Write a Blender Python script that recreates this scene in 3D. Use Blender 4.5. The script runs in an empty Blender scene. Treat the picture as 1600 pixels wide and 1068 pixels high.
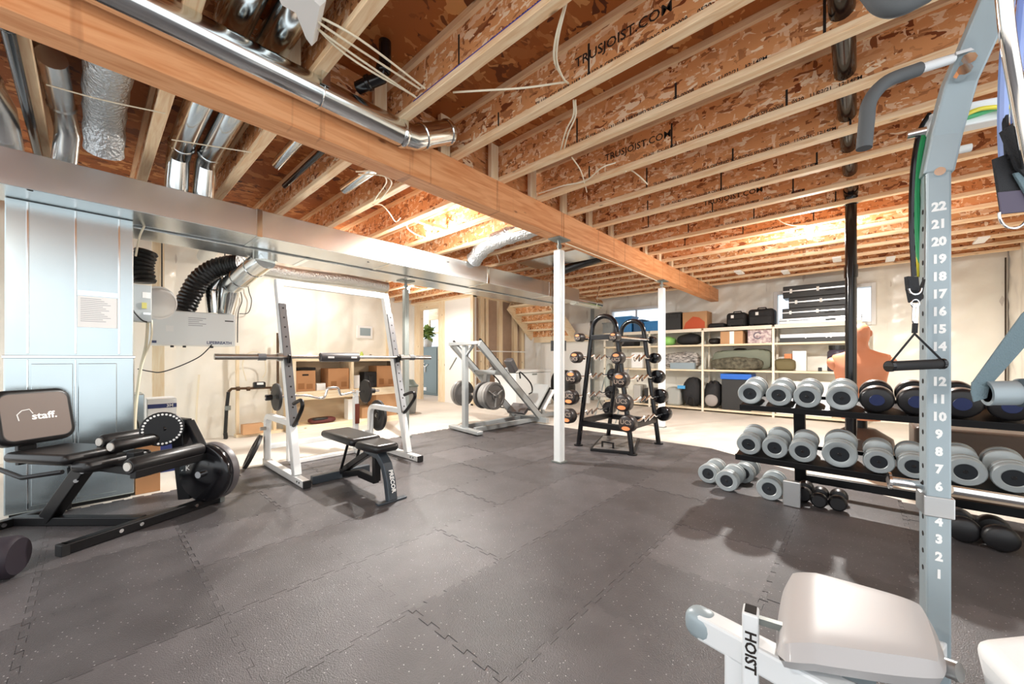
import bpy, math, random
import numpy as np
from mathutils import Vector, Matrix, Euler, noise
random.seed(7)
C = bpy.context.scene.collection
# ------------------------------------------------------------------ camera
F, CYP, YAW, CH = 598.5, 561.0, 0.7363, 1.095      # focal length / horizon row in px of a 1600x1068 frame
cam_d = bpy.data.cameras.new('camera'); cam = bpy.data.objects.new('camera', cam_d); C.objects.link(cam)
cam.location = (0, 0, CH); cam.rotation_euler = (math.pi/2, 0, YAW)
cam_d.sensor_fit = 'HORIZONTAL'; cam_d.sensor_width = 36; cam_d.lens = 36*F/1600
cam_d.shift_y = (CYP-534)/1600; cam_d.clip_start = 0.02
bpy.context.scene.camera = cam
# ------------------------------------------------------------------ world, exposure
W = bpy.data.worlds.new('world'); bpy.context.scene.world = W; W.use_nodes = True
bg = W.node_tree.nodes['Background']; bg.inputs[0].default_value = (0.92, 0.965, 1.0, 1); bg.inputs[1].default_value = 0.8
vs = bpy.context.scene.view_settings
vs.view_transform = 'Standard'; vs.look = 'None'; vs.gamma = 1; vs.exposure = 1.3; vs.use_curve_mapping = False
BULB_W = 168
# ------------------------------------------------------------------ helpers
def ray(x, y):
    u, v = (x-800)/F, (CYP-y)/F; c, s = math.cos(YAW), math.sin(YAW)
    return Vector((u*c-s, u*s+c, v))
def P(x, y, X=None, Y=None, z=None, d=None):
    "pixel of the photograph -> point on a plane of the room (X=, Y=, z=) or at camera depth d"
    R = ray(x, y)
    t = X/R[0] if X is not None else Y/R[1] if Y is not None else (z-CH)/R[2] if z is not None else d
    p = R*t; p[2] += CH
    return p
def lin(c):
    if isinstance(c, str): c = tuple(int(c[i:i+2], 16)/255 for i in (0, 2, 4))
    return tuple(((x+0.055)/1.055)**2.4 if x > 0.04045 else x/12.92 for x in c)
MATS = {}
def mat(name, col, rough=0.5, metal=0.0, var=0.0, vscale=8.0, stretch=(1, 1, 1), bump=0.0, bscale=60.0, col2=None, coat=0.0, trans=0.0, emit=0.0, alpha=1.0, rand=0.0, spec=0.5):
    if name in MATS: return MATS[name]
    m = bpy.data.materials.new(name); MATS[name] = m; m.use_nodes = True
    nt = m.node_tree; N = nt.nodes; L = nt.links; b = N['Principled BSDF']
    c = lin(col); b.inputs['Base Color'].default_value = (*c, 1); b.inputs['Roughness'].default_value = rough
    b.inputs['Metallic'].default_value = metal; b.inputs['Coat Weight'].default_value = coat
    b.inputs['Transmission Weight'].default_value = trans; b.inputs['Alpha'].default_value = alpha
    b.inputs['Specular IOR Level'].default_value = spec
    if emit: b.inputs['Emission Color'].default_value = (*c, 1); b.inputs['Emission Strength'].default_value = emit
    if var or bump or rand:
        tc = N.new('ShaderNodeTexCoord'); mp = N.new('ShaderNodeMapping'); mp.inputs['Scale'].default_value = stretch
        L.new(tc.outputs['Object'], mp.inputs['Vector'])
    if var:
        n = N.new('ShaderNodeTexNoise'); n.inputs['Scale'].default_value = vscale; n.inputs['Detail'].default_value = 5
        L.new(mp.outputs[0], n.inputs['Vector'])
        r = N.new('ShaderNodeValToRGB'); r.color_ramp.elements[0].position = 0.3; r.color_ramp.elements[1].position = 0.7
        c2 = lin(col2) if col2 else tuple(x*(1-var) for x in c)
        r.color_ramp.elements[0].color = (*c2, 1); r.color_ramp.elements[1].color = (*c, 1)
        L.new(n.outputs[0], r.inputs[0]); L.new(r.outputs[0], b.inputs['Base Color']); src = r.outputs[0]
    if rand:
        oi = N.new('ShaderNodeObjectInfo'); hs = N.new('ShaderNodeHueSaturation')
        mr = N.new('ShaderNodeMapRange'); mr.inputs[3].default_value = 1-rand; mr.inputs[4].default_value = 1+rand
        L.new(oi.outputs['Random'], mr.inputs[0]); L.new(mr.outputs[0], hs.inputs['Value'])
        if var: L.new(src, hs.inputs['Color'])
        else: hs.inputs['Color'].default_value = (*c, 1)
        L.new(hs.outputs[0], b.inputs['Base Color'])
    if bump:
        n2 = N.new('ShaderNodeTexNoise'); n2.inputs['Scale'].default_value = bscale; n2.inputs['Detail'].default_value = 4
        L.new(mp.outputs[0], n2.inputs['Vector'])
        bp = N.new('ShaderNodeBump'); bp.inputs['Strength'].default_value = bump; bp.inputs['Distance'].default_value = 0.02
        L.new(n2.outputs[0], bp.inputs['Height']); L.new(bp.outputs[0], b.inputs['Normal'])
    return m
def osb(name, dark, mid, light, scale=26, contrast=1.0):
    "oriented strand board: layered stretched flakes"
    m = bpy.data.materials.new(name); MATS[name] = m; m.use_nodes = True
    nt = m.node_tree; N = nt.nodes; L = nt.links; b = N['Principled BSDF']; b.inputs['Roughness'].default_value = 0.65
    tc = N.new('ShaderNodeTexCoord'); prev = None
    for i, (rot, st) in enumerate((((0.3, 0.5, 0.4), (1, 1, 2.6)), ((-0.5, 0.2, -0.6), (2.4, 1, 0.9)), ((0.9, 0.8, 1.1), (1.2, 1, 2.8)))):
        mp = N.new('ShaderNodeMapping'); mp.inputs['Rotation'].default_value = rot; mp.inputs['Scale'].default_value = st
        mp.inputs['Location'].default_value = (i*3.1, i*1.7, i*2.3)
        L.new(tc.outputs['Object'], mp.inputs['Vector'])
        nz = N.new('ShaderNodeTexNoise'); nz.inputs['Scale'].default_value = 9; L.new(mp.outputs[0], nz.inputs['Vector'])
        ad = N.new('ShaderNodeMixRGB'); ad.blend_type = 'LINEAR_LIGHT'; ad.inputs[0].default_value = 0.12
        L.new(mp.outputs[0], ad.inputs[1]); L.new(nz.outputs['Color'], ad.inputs[2])
        v = N.new('ShaderNodeTexVoronoi'); v.inputs['Scale'].default_value = scale/2.2; L.new(ad.outputs[0], v.inputs['Vector'])
        sep = N.new('ShaderNodeSeparateColor'); L.new(v.outputs['Color'], sep.inputs[0])
        r = N.new('ShaderNodeValToRGB'); e = r.color_ramp.elements
        e[0].position = 0.0; e[0].color = (*lin(dark), 1); e[1].position = 1; e[1].color = (*lin(light), 1)
        k = e.new(0.22); k.color = (*lin(mid), 1); k = e.new(0.7); k.color = (*lin(mid), 1)
        L.new(sep.outputs[i % 3], r.inputs[0])
        if prev is None: prev = r.outputs[0]
        else:
            mx = N.new('ShaderNodeMixRGB')
            gt = N.new('ShaderNodeMath'); gt.operation = 'GREATER_THAN'; gt.inputs[1].default_value = 0.45
            L.new(sep.outputs[(i+1) % 3], gt.inputs[0]); L.new(gt.outputs[0], mx.inputs[0])
            L.new(prev, mx.inputs[1]); L.new(r.outputs[0], mx.inputs[2]); prev = mx.outputs[0]
    L.new(prev, b.inputs['Base Color'])
    return m
def wood(name, col, col2, axis='X', scale=1.0, rough=0.6, knots=True, rand=0.0):
    m = bpy.data.materials.new(name); MATS[name] = m; m.use_nodes = True
    nt = m.node_tree; N = nt.nodes; L = nt.links; b = N['Principled BSDF']; b.inputs['Roughness'].default_value = rough
    tc = N.new('ShaderNodeTexCoord'); mp = N.new('ShaderNodeMapping'); L.new(tc.outputs['Object'], mp.inputs[0])
    mp.inputs['Scale'].default_value = {'X': (1.2, 14, 14), 'Y': (14, 1.2, 14), 'Z': (14, 14, 1.2)}[axis]
    n = N.new('ShaderNodeTexNoise'); n.inputs['Scale'].default_value = 2.2*scale; n.inputs['Detail'].default_value = 6; n.inputs['Distortion'].default_value = 1.2
    L.new(mp.outputs[0], n.inputs['Vector'])
    r = N.new('ShaderNodeValToRGB'); e = r.color_ramp.elements; e[0].position = 0.32; e[0].color = (*lin(col2), 1); e[1].position = 0.62; e[1].color = (*lin(col), 1)
    L.new(n.outputs[0], r.inputs[0]); out = r.outputs[0]
    if knots:
        mp2 = N.new('ShaderNodeMapping'); L.new(tc.outputs['Object'], mp2.inputs[0]); mp2.inputs['Scale'].default_value = {'X': (2, 5, 5), 'Y': (5, 2, 5), 'Z': (5, 5, 2)}[axis]
        v = N.new('ShaderNodeTexVoronoi'); v.inputs['Scale'].default_value = 1.6; L.new(mp2.outputs[0], v.inputs['Vector'])
        r2 = N.new('ShaderNodeValToRGB'); e = r2.color_ramp.elements; e[0].position = 0.05; e[0].color = (0.25, 0.16, 0.1, 1); e[1].position = 0.11; e[1].color = (1, 1, 1, 1)
        L.new(v.outputs['Distance'], r2.inputs[0])
        mx = N.new('ShaderNodeMixRGB'); mx.blend_type = 'MULTIPLY'; mx.inputs[0].default_value = 0.8; L.new(out, mx.inputs[1]); L.new(r2.outputs[0], mx.inputs[2]); out = mx.outputs[0]
    if rand:
        oi = N.new('ShaderNodeObjectInfo'); hs = N.new('ShaderNodeHueSaturation'); mr = N.new('ShaderNodeMapRange'); mr.inputs[3].default_value = 1-rand; mr.inputs[4].default_value = 1+rand
        L.new(oi.outputs['Random'], mr.inputs[0]); L.new(mr.outputs[0], hs.inputs['Value']); L.new(out, hs.inputs['Color']); out = hs.outputs[0]
    L.new(out, b.inputs['Base Color'])
    return m
WM = {}                                                   # world matrix of every Empty / root
def wm(o): return WM.get(o.name, Matrix())
def setp(o, label=None, cat=None, group=None, kind=None):
    if label: o['label'] = label
    if cat: o['category'] = cat
    if group: o['group'] = group
    if kind: o['kind'] = kind
    return o
def thing(name, label, cat, loc=(0, 0, 0), rot=(0, 0, 0), group=None):
    o = bpy.data.objects.new(name, None); C.objects.link(o); o.empty_display_size = 0.05
    o.location = loc; o.rotation_euler = rot if not isinstance(rot, (int, float)) else (0, 0, rot)
    WM[o.name] = Matrix.Translation(Vector(loc)) @ Euler(o.rotation_euler).to_matrix().to_4x4()
    return setp(o, label, cat, group)
def frame_of(d, up=(0, 0, 1)):
    d = Vector(d).normalized(); up = Vector(up)
    if abs(d.dot(up)) > 0.98: up = Vector((0, 1, 0)) if abs(d.y) < 0.9 else Vector((1, 0, 0))
    s = d.cross(up).normalized(); u = s.cross(d).normalized()
    return d, s, u
class B:
    "collects shapes into one mesh"
    def __init__(self): self.v, self.f, self.s = [], [], []
    def add(self, vs, fs, sm=False):
        o = len(self.v); self.v += [Vector(v) for v in vs]; self.f += [tuple(i+o for i in f) for f in fs]; self.s += [sm]*len(fs); return self
    def box(self, c, size, rot=None):
        x, y, z = (a/2 for a in size); vs = [Vector((i, j, k)) for k in (-z, z) for j in (-y, y) for i in (-x, x)]
        if rot is not None:
            R = rot if isinstance(rot, Matrix) else Euler(rot).to_matrix(); vs = [R @ v for v in vs]
        c = Vector(c)
        return self.add([v+c for v in vs], [(0, 2, 3, 1), (4, 5, 7, 6), (0, 1, 5, 4), (2, 6, 7, 3), (0, 4, 6, 2), (1, 3, 7, 5)])
    def bb(self, x0, y0, z0, x1, y1, z1): return self.box(((x0+x1)/2, (y0+y1)/2, (z0+z1)/2), (abs(x1-x0), abs(y1-y0), abs(z1-z0)))
    def bar(self, p0, p1, w, h, up=(0, 0, 1)):
        p0, p1 = Vector(p0), Vector(p1); d, s, u = frame_of(p1-p0, up)
        q = [p+s*a*w/2+u*b*h/2 for p in (p0, p1) for a, b in ((-1, -1), (1, -1), (1, 1), (-1, 1))]
        return self.add(q, [(0, 1, 2, 3), (7, 6, 5, 4), (0, 4, 5, 1), (1, 5, 6, 2), (2, 6, 7, 3), (3, 7, 4, 0)])
    def poly_bar(self, pts, w, h, up=(0, 0, 1)):
        "mitred rectangular tube along a path"
        pts = [Vector(p) for p in pts]; n = len(pts); rings = []
        for i, p in enumerate(pts):
            a = (pts[i]-pts[i-1]).normalized() if i else (pts[1]-pts[0]).normalized()
            b = (pts[i+1]-pts[i]).normalized() if i < n-1 else a
            t = (a+b).normalized(); d, s, u = frame_of(t, up); k = 1/max(0.5, t.dot(a))
            rings.append([p+s*x*w/2+u*y*h/2*k for x, y in ((-1, -1), (1, -1), (1, 1), (-1, 1))])
        vs = sum(rings, []); fs = [(0, 1, 2, 3), tuple(4*(n-1)+i for i in (3, 2, 1, 0))]
        for i in range(n-1):
            for j in range(4): fs.append((4*i+j, 4*i+4+j, 4*i+4+(j+1) % 4, 4*i+(j+1) % 4))
        return self.add(vs, fs)
    def tube(self, pts, r, n=10, closed=False, caps=True):
        pts = [Vector(p) for p in pts]; m = len(pts); rr = r if isinstance(r, (list, tuple)) else [r]*m
        ts = []
        for i in range(m):
            a = pts[i]-pts[i-1] if (i or closed) else pts[1]-pts[0]
            b = pts[(i+1) % m]-pts[i] if (i < m-1 or closed) else a
            t = a.normalized()+b.normalized(); ts.append(t.normalized() if t.length > 1e-6 else b.normalized())
        _, s, u = frame_of(ts[0]); vs = []
        for i in range(m):
            s = (s-ts[i]*s.dot(ts[i])); s = s.normalized() if s.length > 1e-6 else frame_of(ts[i])[1]; u = ts[i].cross(s)
            vs += [pts[i]+(s*math.cos(2*math.pi*k/n)+u*math.sin(2*math.pi*k/n))*rr[i] for k in range(n)]
        fs = []
        for i in range(m if closed else m-1):
            j = (i+1) % m
            for k in range(n): fs.append((i*n+k, i*n+(k+1) % n, j*n+(k+1) % n, j*n+k))
        self.add(vs, fs, True)
        if caps and not closed:
            self.add(vs[:n], [tuple(range(n-1, -1, -1))]); self.add(vs[-n:], [tuple(range(n))])
        return self
    def cyl(self, p0, p1, r, r2=None, n=20, caps=True): return self.tube([p0, p1], [r, r if r2 is None else r2], n, False, caps)
    def lathe(self, prof, p, axis=(0, 0, 1), n=24, smooth=True, sq=None):
        "profile of (radius, height along axis) turned around the axis"
        d, s, u = frame_of(axis); p = Vector(p); vs = []; m = len(prof)
        for r, h in prof: vs += [p+d*h+(s*math.cos(2*math.pi*k/n)+u*math.sin(2*math.pi*k/n))*max(r, 1e-5) for k in range(n)]
        fs = [(i*n+k, i*n+(k+1) % n, (i+1)*n+(k+1) % n, (i+1)*n+k) for i in range(m-1) for k in range(n)]
        return self.add(vs, fs, smooth)
    def prism(self, poly, o, ex, ey, dep):
        "2-D outline in the plane (ex, ey) at o, thickened by the vector dep"
        o, ex, ey, dep = Vector(o), Vector(ex), Vector(ey), Vector(dep); n = len(poly)
        a = [o+ex*x+ey*y for x, y in poly]; b = [q+dep for q in a]
        fs = [tuple(range(n)), tuple(range(2*n-1, n-1, -1))]+[(i, n+i, n+(i+1) % n, (i+1) % n) for i in range(n)]
        return self.add(a+b, fs)
    def ell(self, c, rad, nu=20, nv=12, rot=None, e=1.0):
        "ellipsoid; e<1 makes it boxier"
        c = Vector(c); vs = []; R = (rot if isinstance(rot, Matrix) else Euler(rot).to_matrix()) if rot is not None else None
        pw = lambda x: math.copysign(abs(x)**e, x)
        for i in range(nv+1):
            th = -math.pi/2+math.pi*i/nv
            for k in range(nu):
                ph = 2*math.pi*k/nu; q = Vector((rad[0]*pw(math.cos(th))*pw(math.cos(ph)), rad[1]*pw(math.cos(th))*pw(math.sin(ph)), rad[2]*pw(math.sin(th))))
                vs.append(c+(R @ q if R else q))
        return self.add(vs, [(i*nu+k, i*nu+(k+1) % nu, (i+1)*nu+(k+1) % nu, (i+1)*nu+k) for i in range(nv) for k in range(nu)], True)
    def sheet(self, fn, nu, nv, smooth=True):
        vs = [fn(i/nu, j/nv) for j in range(nv+1) for i in range(nu+1)]
        return self.add(vs, [(j*(nu+1)+i, j*(nu+1)+i+1, (j+1)*(nu+1)+i+1, (j+1)*(nu+1)+i) for j in range(nv) for i in range(nu)], smooth)
    def build(self, name, m, parent=None, loc=None, bevel=0, seg=2, local=False, label=None, fix=True):
        me = bpy.data.meshes.new(name)
        if parent is not None and not local: inv = wm(parent).inverted(); vs = [inv @ v for v in self.v]
        elif loc is not None: l = Vector(loc); vs = [v-l for v in self.v]
        else: vs = self.v
        me.from_pydata([tuple(v) for v in vs], [], self.f); me.polygons.foreach_set('use_smooth', self.s)
        if fix:
            import bmesh
            bm = bmesh.new(); bm.from_mesh(me); bmesh.ops.recalc_face_normals(bm, faces=bm.faces)
            for ed in bm.edges:
                if len(ed.link_faces) == 2 and ed.calc_face_angle(0) > 0.75: ed.smooth = False
            bm.to_mesh(me); bm.free()
        me.materials.append(MATS[m] if isinstance(m, str) else m); me.update()
        o = bpy.data.objects.new(name, me); C.objects.link(o)
        if parent is not None: o.parent = parent; WM[o.name] = wm(parent)
        elif loc is not None: o.location = loc; WM[o.name] = Matrix.Translation(Vector(loc))
        if bevel:
            md = o.modifiers.new('bevel', 'BEVEL'); md.width = bevel; md.segments = seg; md.limit_method = 'ANGLE'; md.angle_limit = 0.6; md.harden_normals = False
            if seg > 2: me.polygons.foreach_set('use_smooth', [True]*len(me.polygons))
        if label: o['label'] = label
        return o
def rpad(c, R, t, w, h, rad, n=6):
    "slab of thickness t (local x), width w (local y), height h (local z) with rounded corners"
    pts = []
    for sx_, sy_, a0 in ((1, 1, 0), (-1, 1, 1), (-1, -1, 2), (1, -1, 3)):
        for k in range(n+1):
            a = (a0+k/n)*math.pi/2; pts.append((sx_*(w/2-rad)+rad*math.cos(a), sy_*(h/2-rad)+rad*math.sin(a)))
    c = Vector(c); ex, ey, ez = R @ X3, R @ Y3, R @ Z3
    return B().prism(pts, c-ex*t/2, ey, ez, ex*t)
def solo(b, name, m, label, cat, loc, group=None, **k): return setp(b.build(name, m, loc=loc, **k), label, cat, group)
def copy_tree(o, parent=None):
    c = o.copy(); C.objects.link(c); c.parent = parent
    for ch in o.children: copy_tree(ch, c)
    return c
def place(o, loc, rot=None):
    o.location = loc
    if rot is not None: o.rotation_euler = rot
    WM[o.name] = Matrix.Translation(Vector(loc)) @ Euler(o.rotation_euler).to_matrix().to_4x4(); return o
FONTC = {}
def text(name, s, size, o, ex, ey, m, parent, bold=0.0, sx=1.0, depth=0.0006, center=True):
    "flat lettering: origin o, reading direction ex, up direction ey"
    key = (s, size, bold, sx)
    if key not in FONTC:
        cu = bpy.data.curves.new('t', 'FONT'); cu.body = s; cu.size = size; cu.extrude = depth; cu.offset = bold; cu.resolution_u = 2
        if center: cu.align_x = 'CENTER'; cu.align_y = 'CENTER'
        to = bpy.data.objects.new('t', cu); me = bpy.data.meshes.new_from_object(to); bpy.data.objects.remove(to); bpy.data.curves.remove(cu)
        FONTC[key] = me
    me0 = FONTC[key]; ex = Vector(ex).normalized(); ey = Vector(ey).normalized(); ez = ex.cross(ey)
    b = B(); o = Vector(o)
    b.add([o+ex*v.co.x*sx+ey*v.co.y+ez*v.co.z for v in me0.vertices], [tuple(p.vertices) for p in me0.polygons])
    return b.build(name, m, parent, fix=False)
def arc(c, r, a0, a1, n, ex, ey):
    c, ex, ey = Vector(c), Vector(ex), Vector(ey)
    return [c+ex*r*math.cos(a0+(a1-a0)*i/n)+ey*r*math.sin(a0+(a1-a0)*i/n) for i in range(n+1)]
def spline(pts, n=8):
    "Catmull-Rom through points"
    p = [Vector(q) for q in pts]; p = [p[0]*2-p[1]]+p+[p[-1]*2-p[-2]]; out = []
    for i in range(1, len(p)-2):
        for k in range(n):
            t = k/n; a, b_, c, d = p[i-1], p[i], p[i+1], p[i+2]
            out.append(0.5*((2*b_)+(c-a)*t+(2*a-5*b_+4*c-d)*t*t+(3*b_-a-3*c+d)*t**3))
    return out+[p[-2]]
X3, Y3, Z3 = Vector((1, 0, 0)), Vector((0, 1, 0)), Vector((0, 0, 1))
# ------------------------------------------------------------------ materials
mat('concrete', 'e2dace', 0.7, var=0.16, vscale=1.6, bump=0.1)
mat('rubber', '5a5657', 0.4, var=0.3, vscale=5, bump=0.25, bscale=220, rand=0.25)
mat('poly', 'f8f4e8', 0.28, var=0.07, vscale=2.0, bump=0.25, bscale=7, coat=0.3)
mat('white_board', 'f1efe8', 0.6, var=0.05, vscale=3)
mat('drywall', 'f2f1ec', 0.7); mat('paper_brown', 'b9a08c', 0.7, var=0.1)
osb('osb_web', '7d3c16', 'de9d66', 'ffe8c8', 30); osb('osb_deck', '5a2a10', 'ad642c', 'dda062', 20)
wood('flange', 'f8deb9', 'e6bd8f', 'X'); wood('stud', 'f6e6c9', 'ecd2a8', 'Z'); wood('stud_x', 'f6e6c9', 'ecd2a8', 'X'); wood('stud_y', 'f6e6c9', 'ecd2a8', 'Y')
wood('lvl', 'ecae7c', 'd48a54', 'Y', 0.7)
nt_ = MATS['rubber'].node_tree; b_n = nt_.nodes['Principled BSDF']; s_n = b_n.inputs['Base Color'].links[0].from_socket      # pale rubber flecks
v_n = nt_.nodes.new('ShaderNodeTexVoronoi'); v_n.inputs['Scale'].default_value = 42; t_n = nt_.nodes.new('ShaderNodeTexCoord'); nt_.links.new(t_n.outputs['Object'], v_n.inputs['Vector'])
l_n = nt_.nodes.new('ShaderNodeMath'); l_n.operation = 'LESS_THAN'; l_n.inputs[1].default_value = 0.10; nt_.links.new(v_n.outputs['Distance'], l_n.inputs[0])
m_n = nt_.nodes.new('ShaderNodeMixRGB'); nt_.links.new(l_n.outputs[0], m_n.inputs[0]); nt_.links.new(s_n, m_n.inputs[1]); m_n.inputs[2].default_value = (0.42, 0.40, 0.40, 1); nt_.links.new(m_n.outputs[0], b_n.inputs['Base Color'])
mat('dark_gap', '1d1613', 0.9)
mat('galv', 'e3e8e9', 0.27, 0.88, var=0.18, vscale=1.4, bump=0.06, bscale=5)
mat('galv_bright', 'e4e9ea', 0.14, 1.0, var=0.1, vscale=3)
mat('steel_white', 'e8ebea', 0.35); mat('steel_grey', '868b87', 0.4, 0.4)
mat('chrome', 'e8e8e8', 0.12, 1.0); mat('black_metal', '0e0d0f', 0.4, spec=0.35); mat('black_gloss', '121114', 0.15); mat('black_rubber', '1c1b1c', 0.6)
mat('black_vinyl', '151314', 0.36, spec=0.5); mat('white', 'f4f4f2', 0.5); mat('ink', '241c18', 0.8); mat('cable', 'f0e6cd', 0.5); mat('black_plastic', '191919', 0.3)
# ------------------------------------------------------------------ the setting
ZJ, DJ = 2.62, 0.302                                        # underside and depth of the floor joists
BX0, BX1, BZ = -2.435, -2.283, 2.361                        # beam
YB, XR, XL, XH, YD, XS = 9.25, 1.654, -6.65, -9.3, 6.1, -6.77
def struct(o): o['kind'] = 'structure'; return o
b = B(); b.bb(-11, -3, -0.1, XR+0.3, 11, 0); floor = struct(b.build('floor', 'concrete'))
b = B(); b.bb(-11, -1.9, ZJ+DJ, XR+0.2, YB+0.2, ZJ+DJ+0.02); ceiling = struct(b.build('ceiling', 'osb_deck'))
JN = range(-5, 16); JY = {n: 0.825+0.523*n for n in JN}
for n in JN:
    y = JY[n]; x0, x1 = -9.28, XR
    w = B().bb(x0, y-0.006, ZJ+0.036, x1, y+0.006, ZJ+DJ-0.036).build('floor_joist', 'osb_web', ceiling)
    B().bb(x0, y-0.032, ZJ, x1, y+0.032, ZJ+0.038).build('bottom_flange', 'flange', w, bevel=0.003, seg=1)
    B().bb(x0, y-0.032, ZJ+DJ-0.038, x1, y+0.032, ZJ+DJ-0.001).build('top_flange', 'flange', w)
    if n > -3:
        B().bb(BX1-0.05, y-0.037-0.085, ZJ+0.001, BX1-0.012, y-0.037, ZJ+DJ-0.002).build('squash_block', 'stud', ceiling)
        if n < 15: B().bb(BX0+0.03, y+0.034, ZJ+0.001, BX0+0.055, y+0.523-0.034, ZJ+DJ-0.002).build('blocking_panel', 'osb_web', ceiling)
    if 1 <= n <= 9:
        jw = {c.name: c for c in ()}
        s0 = P({1: 700, 2: 735}.get(n, 800+8*n), 240, Y=y)[0]
        for k, (t, sz, dx, dz) in enumerate((('TJI 110   ICC-ES ESR-1153   131102-R CERTIFIED SOURCING SFI-00008     0520   11/02/21   12:14PM', 0.030, 0.95+(n*0.37) % 0.5, 0.058),
                                             ('TRUSJOIST.COM', 0.075, 0.6+(n*0.71) % 0.9, 0.16))):
            if k and n not in (2, 4, 7): continue
            text('printed_lettering', t, sz, (-2.15+dx+0.1, y-0.0068, ZJ+dz), X3, Z3, 'ink', w, bold=0.0006, depth=0.0004)
        for q in range(3):                                   # sprayed layout ticks on the web
            xx = -1.9+0.7*q+(n*0.29) % 0.5
            B().bb(xx, y-0.0072, ZJ+0.05, xx+0.012, y-0.006, ZJ+0.05+0.10+0.08*((n+q) % 2)).build('layout_mark', 'ink', w)
B().bb(-2.0, JY[1]-0.0335, ZJ+0.031, 0.9, JY[1]-0.032, ZJ+0.036).build('chalk_line', mat('blue_ink', '3b3c9a', 0.8), ceiling)
# beam in two lengths
ys = P(881, 370, X=BX1)[1]
beam = thing('support_beam', 'long orange laminated timber beam carrying the ceiling joists across the room', 'beam', (BX1, 0, BZ))
nt = MATS['lvl'].node_tree; N, L = nt.nodes, nt.links                      # dark drip streaks on the beam faces
tc = N.new('ShaderNodeTexCoord'); mp = N.new('ShaderNodeMapping'); mp.inputs['Scale'].default_value = (1, 7, 0.3); L.new(tc.outputs['Object'], mp.inputs[0])
n_ = N.new('ShaderNodeTexNoise'); n_.inputs['Scale'].default_value = 1.5; n_.inputs['Detail'].default_value = 2; L.new(mp.outputs[0], n_.inputs['Vector'])
r_ = N.new('ShaderNodeValToRGB'); r_.color_ramp.elements[0].position = 0.62; r_.color_ramp.elements[0].color = (1, 1, 1, 1); r_.color_ramp.elements[1].position = 0.66; r_.color_ramp.elements[1].color = (0.3, 0.18, 0.1, 1)
L.new(n_.outputs[0], r_.inputs[0]); mx = N.new('ShaderNodeMixRGB'); mx.blend_type = 'MULTIPLY'; mx.inputs[0].default_value = 0.4
src = N['Principled BSDF'].inputs['Base Color'].links[0].from_socket; L.new(src, mx.inputs[1]); L.new(r_.outputs[0], mx.inputs[2]); L.new(mx.outputs[0], N['Principled BSDF'].inputs['Base Color'])
B().bb(BX0, -1.9, BZ, BX1, ys-0.004, ZJ).build('beam_section', 'lvl', beam, bevel=0.004)
B().bb(BX0, ys+0.004, BZ, BX1, YB, ZJ).build('beam_section', 'lvl', beam, bevel=0.004)
B().bb(BX0+0.004, ys-0.004, BZ+0.004, BX1-0.006, ys+0.004, ZJ).build('joint_gap', 'dark_gap', beam)
# walls wrapped in vapour barrier: bulging between the studs, wrinkled
def poly_wall(name, o, ex, w, h, nrm, m='poly', holes=(), stud=0.6, off=0.0, amp=0.03, res=0.05, z0=0):
    o, ex, nrm = Vector(o), Vector(ex), Vector(nrm); nu, nv = int(w/res), int(h/res); bd = B()
    def fn(u, v):
        a, z = u*w, z0+v*h
        q = amp*abs(math.sin(math.pi*(a+off)/stud))**0.6
        p = Vector((a*1.3+off, z*1.3, off)); q += 0.022*noise.noise(Vector((a*2.5+z*1.9, (z-a*0.7)*6, off)))*min(1, q/amp+0.2)+0.012*noise.noise(p*3)
        return o+ex*a+Z3*z+nrm*(q-amp)
    vs = [fn(i/nu, j/nv) for j in range(nv+1) for i in range(nu+1)]; fs = []
    for j in range(nv):
        for i in range(nu):
            a, z = (i+.5)/nu*w, z0+(j+.5)/nv*h
            if any(x0 < a < x1 and q0 < z < q1 for x0, x1, q0, q1 in holes): continue
            fs.append((j*(nu+1)+i, j*(nu+1)+i+1, (j+1)*(nu+1)+i+1, (j+1)*(nu+1)+i))
    bd.add(vs, fs, True)
    return struct(bd.build(name, m))
WA, WB = (-4.85, -3.5, 1.93, 2.38), (-1.25, 0.2, 1.72, 2.42)
wb = poly_wall('wall_back', (-8, YB, 0), X3, XR+8, ZJ+DJ, -Y3, holes=[(w[0]+8, w[1]+8, w[2], w[3]) for w in (WA, WB)])
B().bb(-8, YB+0.03, 0, WA[0], YB+0.2, ZJ+DJ).bb(WA[1], YB+0.03, 0, WB[0], YB+0.2, ZJ+DJ).bb(WB[1], YB+0.03, 0, XR+0.2, YB+0.2, ZJ+DJ).bb(WA[0], YB+0.03, 0, WA[1], YB+0.2, WA[2]).bb(WA[0], YB+0.03, WA[3], WA[1], YB+0.2, ZJ+DJ).bb(WB[0], YB+0.03, 0, WB[1], YB+0.2, WB[2]).bb(WB[0], YB+0.03, WB[3], WB[1], YB+0.2, ZJ+DJ).build('masonry', 'concrete', wb)
wr = poly_wall('wall_right', (XR, 2.4, 0), Y3, YB-2.4, ZJ+DJ, -X3, off=0.25)
B().bb(XR+0.03, 2.4, 0, XR+0.2, YB, ZJ+DJ).build('masonry', 'concrete', wr)
B().bb(XR-0.035, YB-0.03, 0, XR-0.02, YB-0.015, ZJ).build('corner_joint', mat('seal', '3a2a1c', 0.7), wr)
mat('glass', 'eaf4ff', 0.03, trans=1.0)
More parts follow.
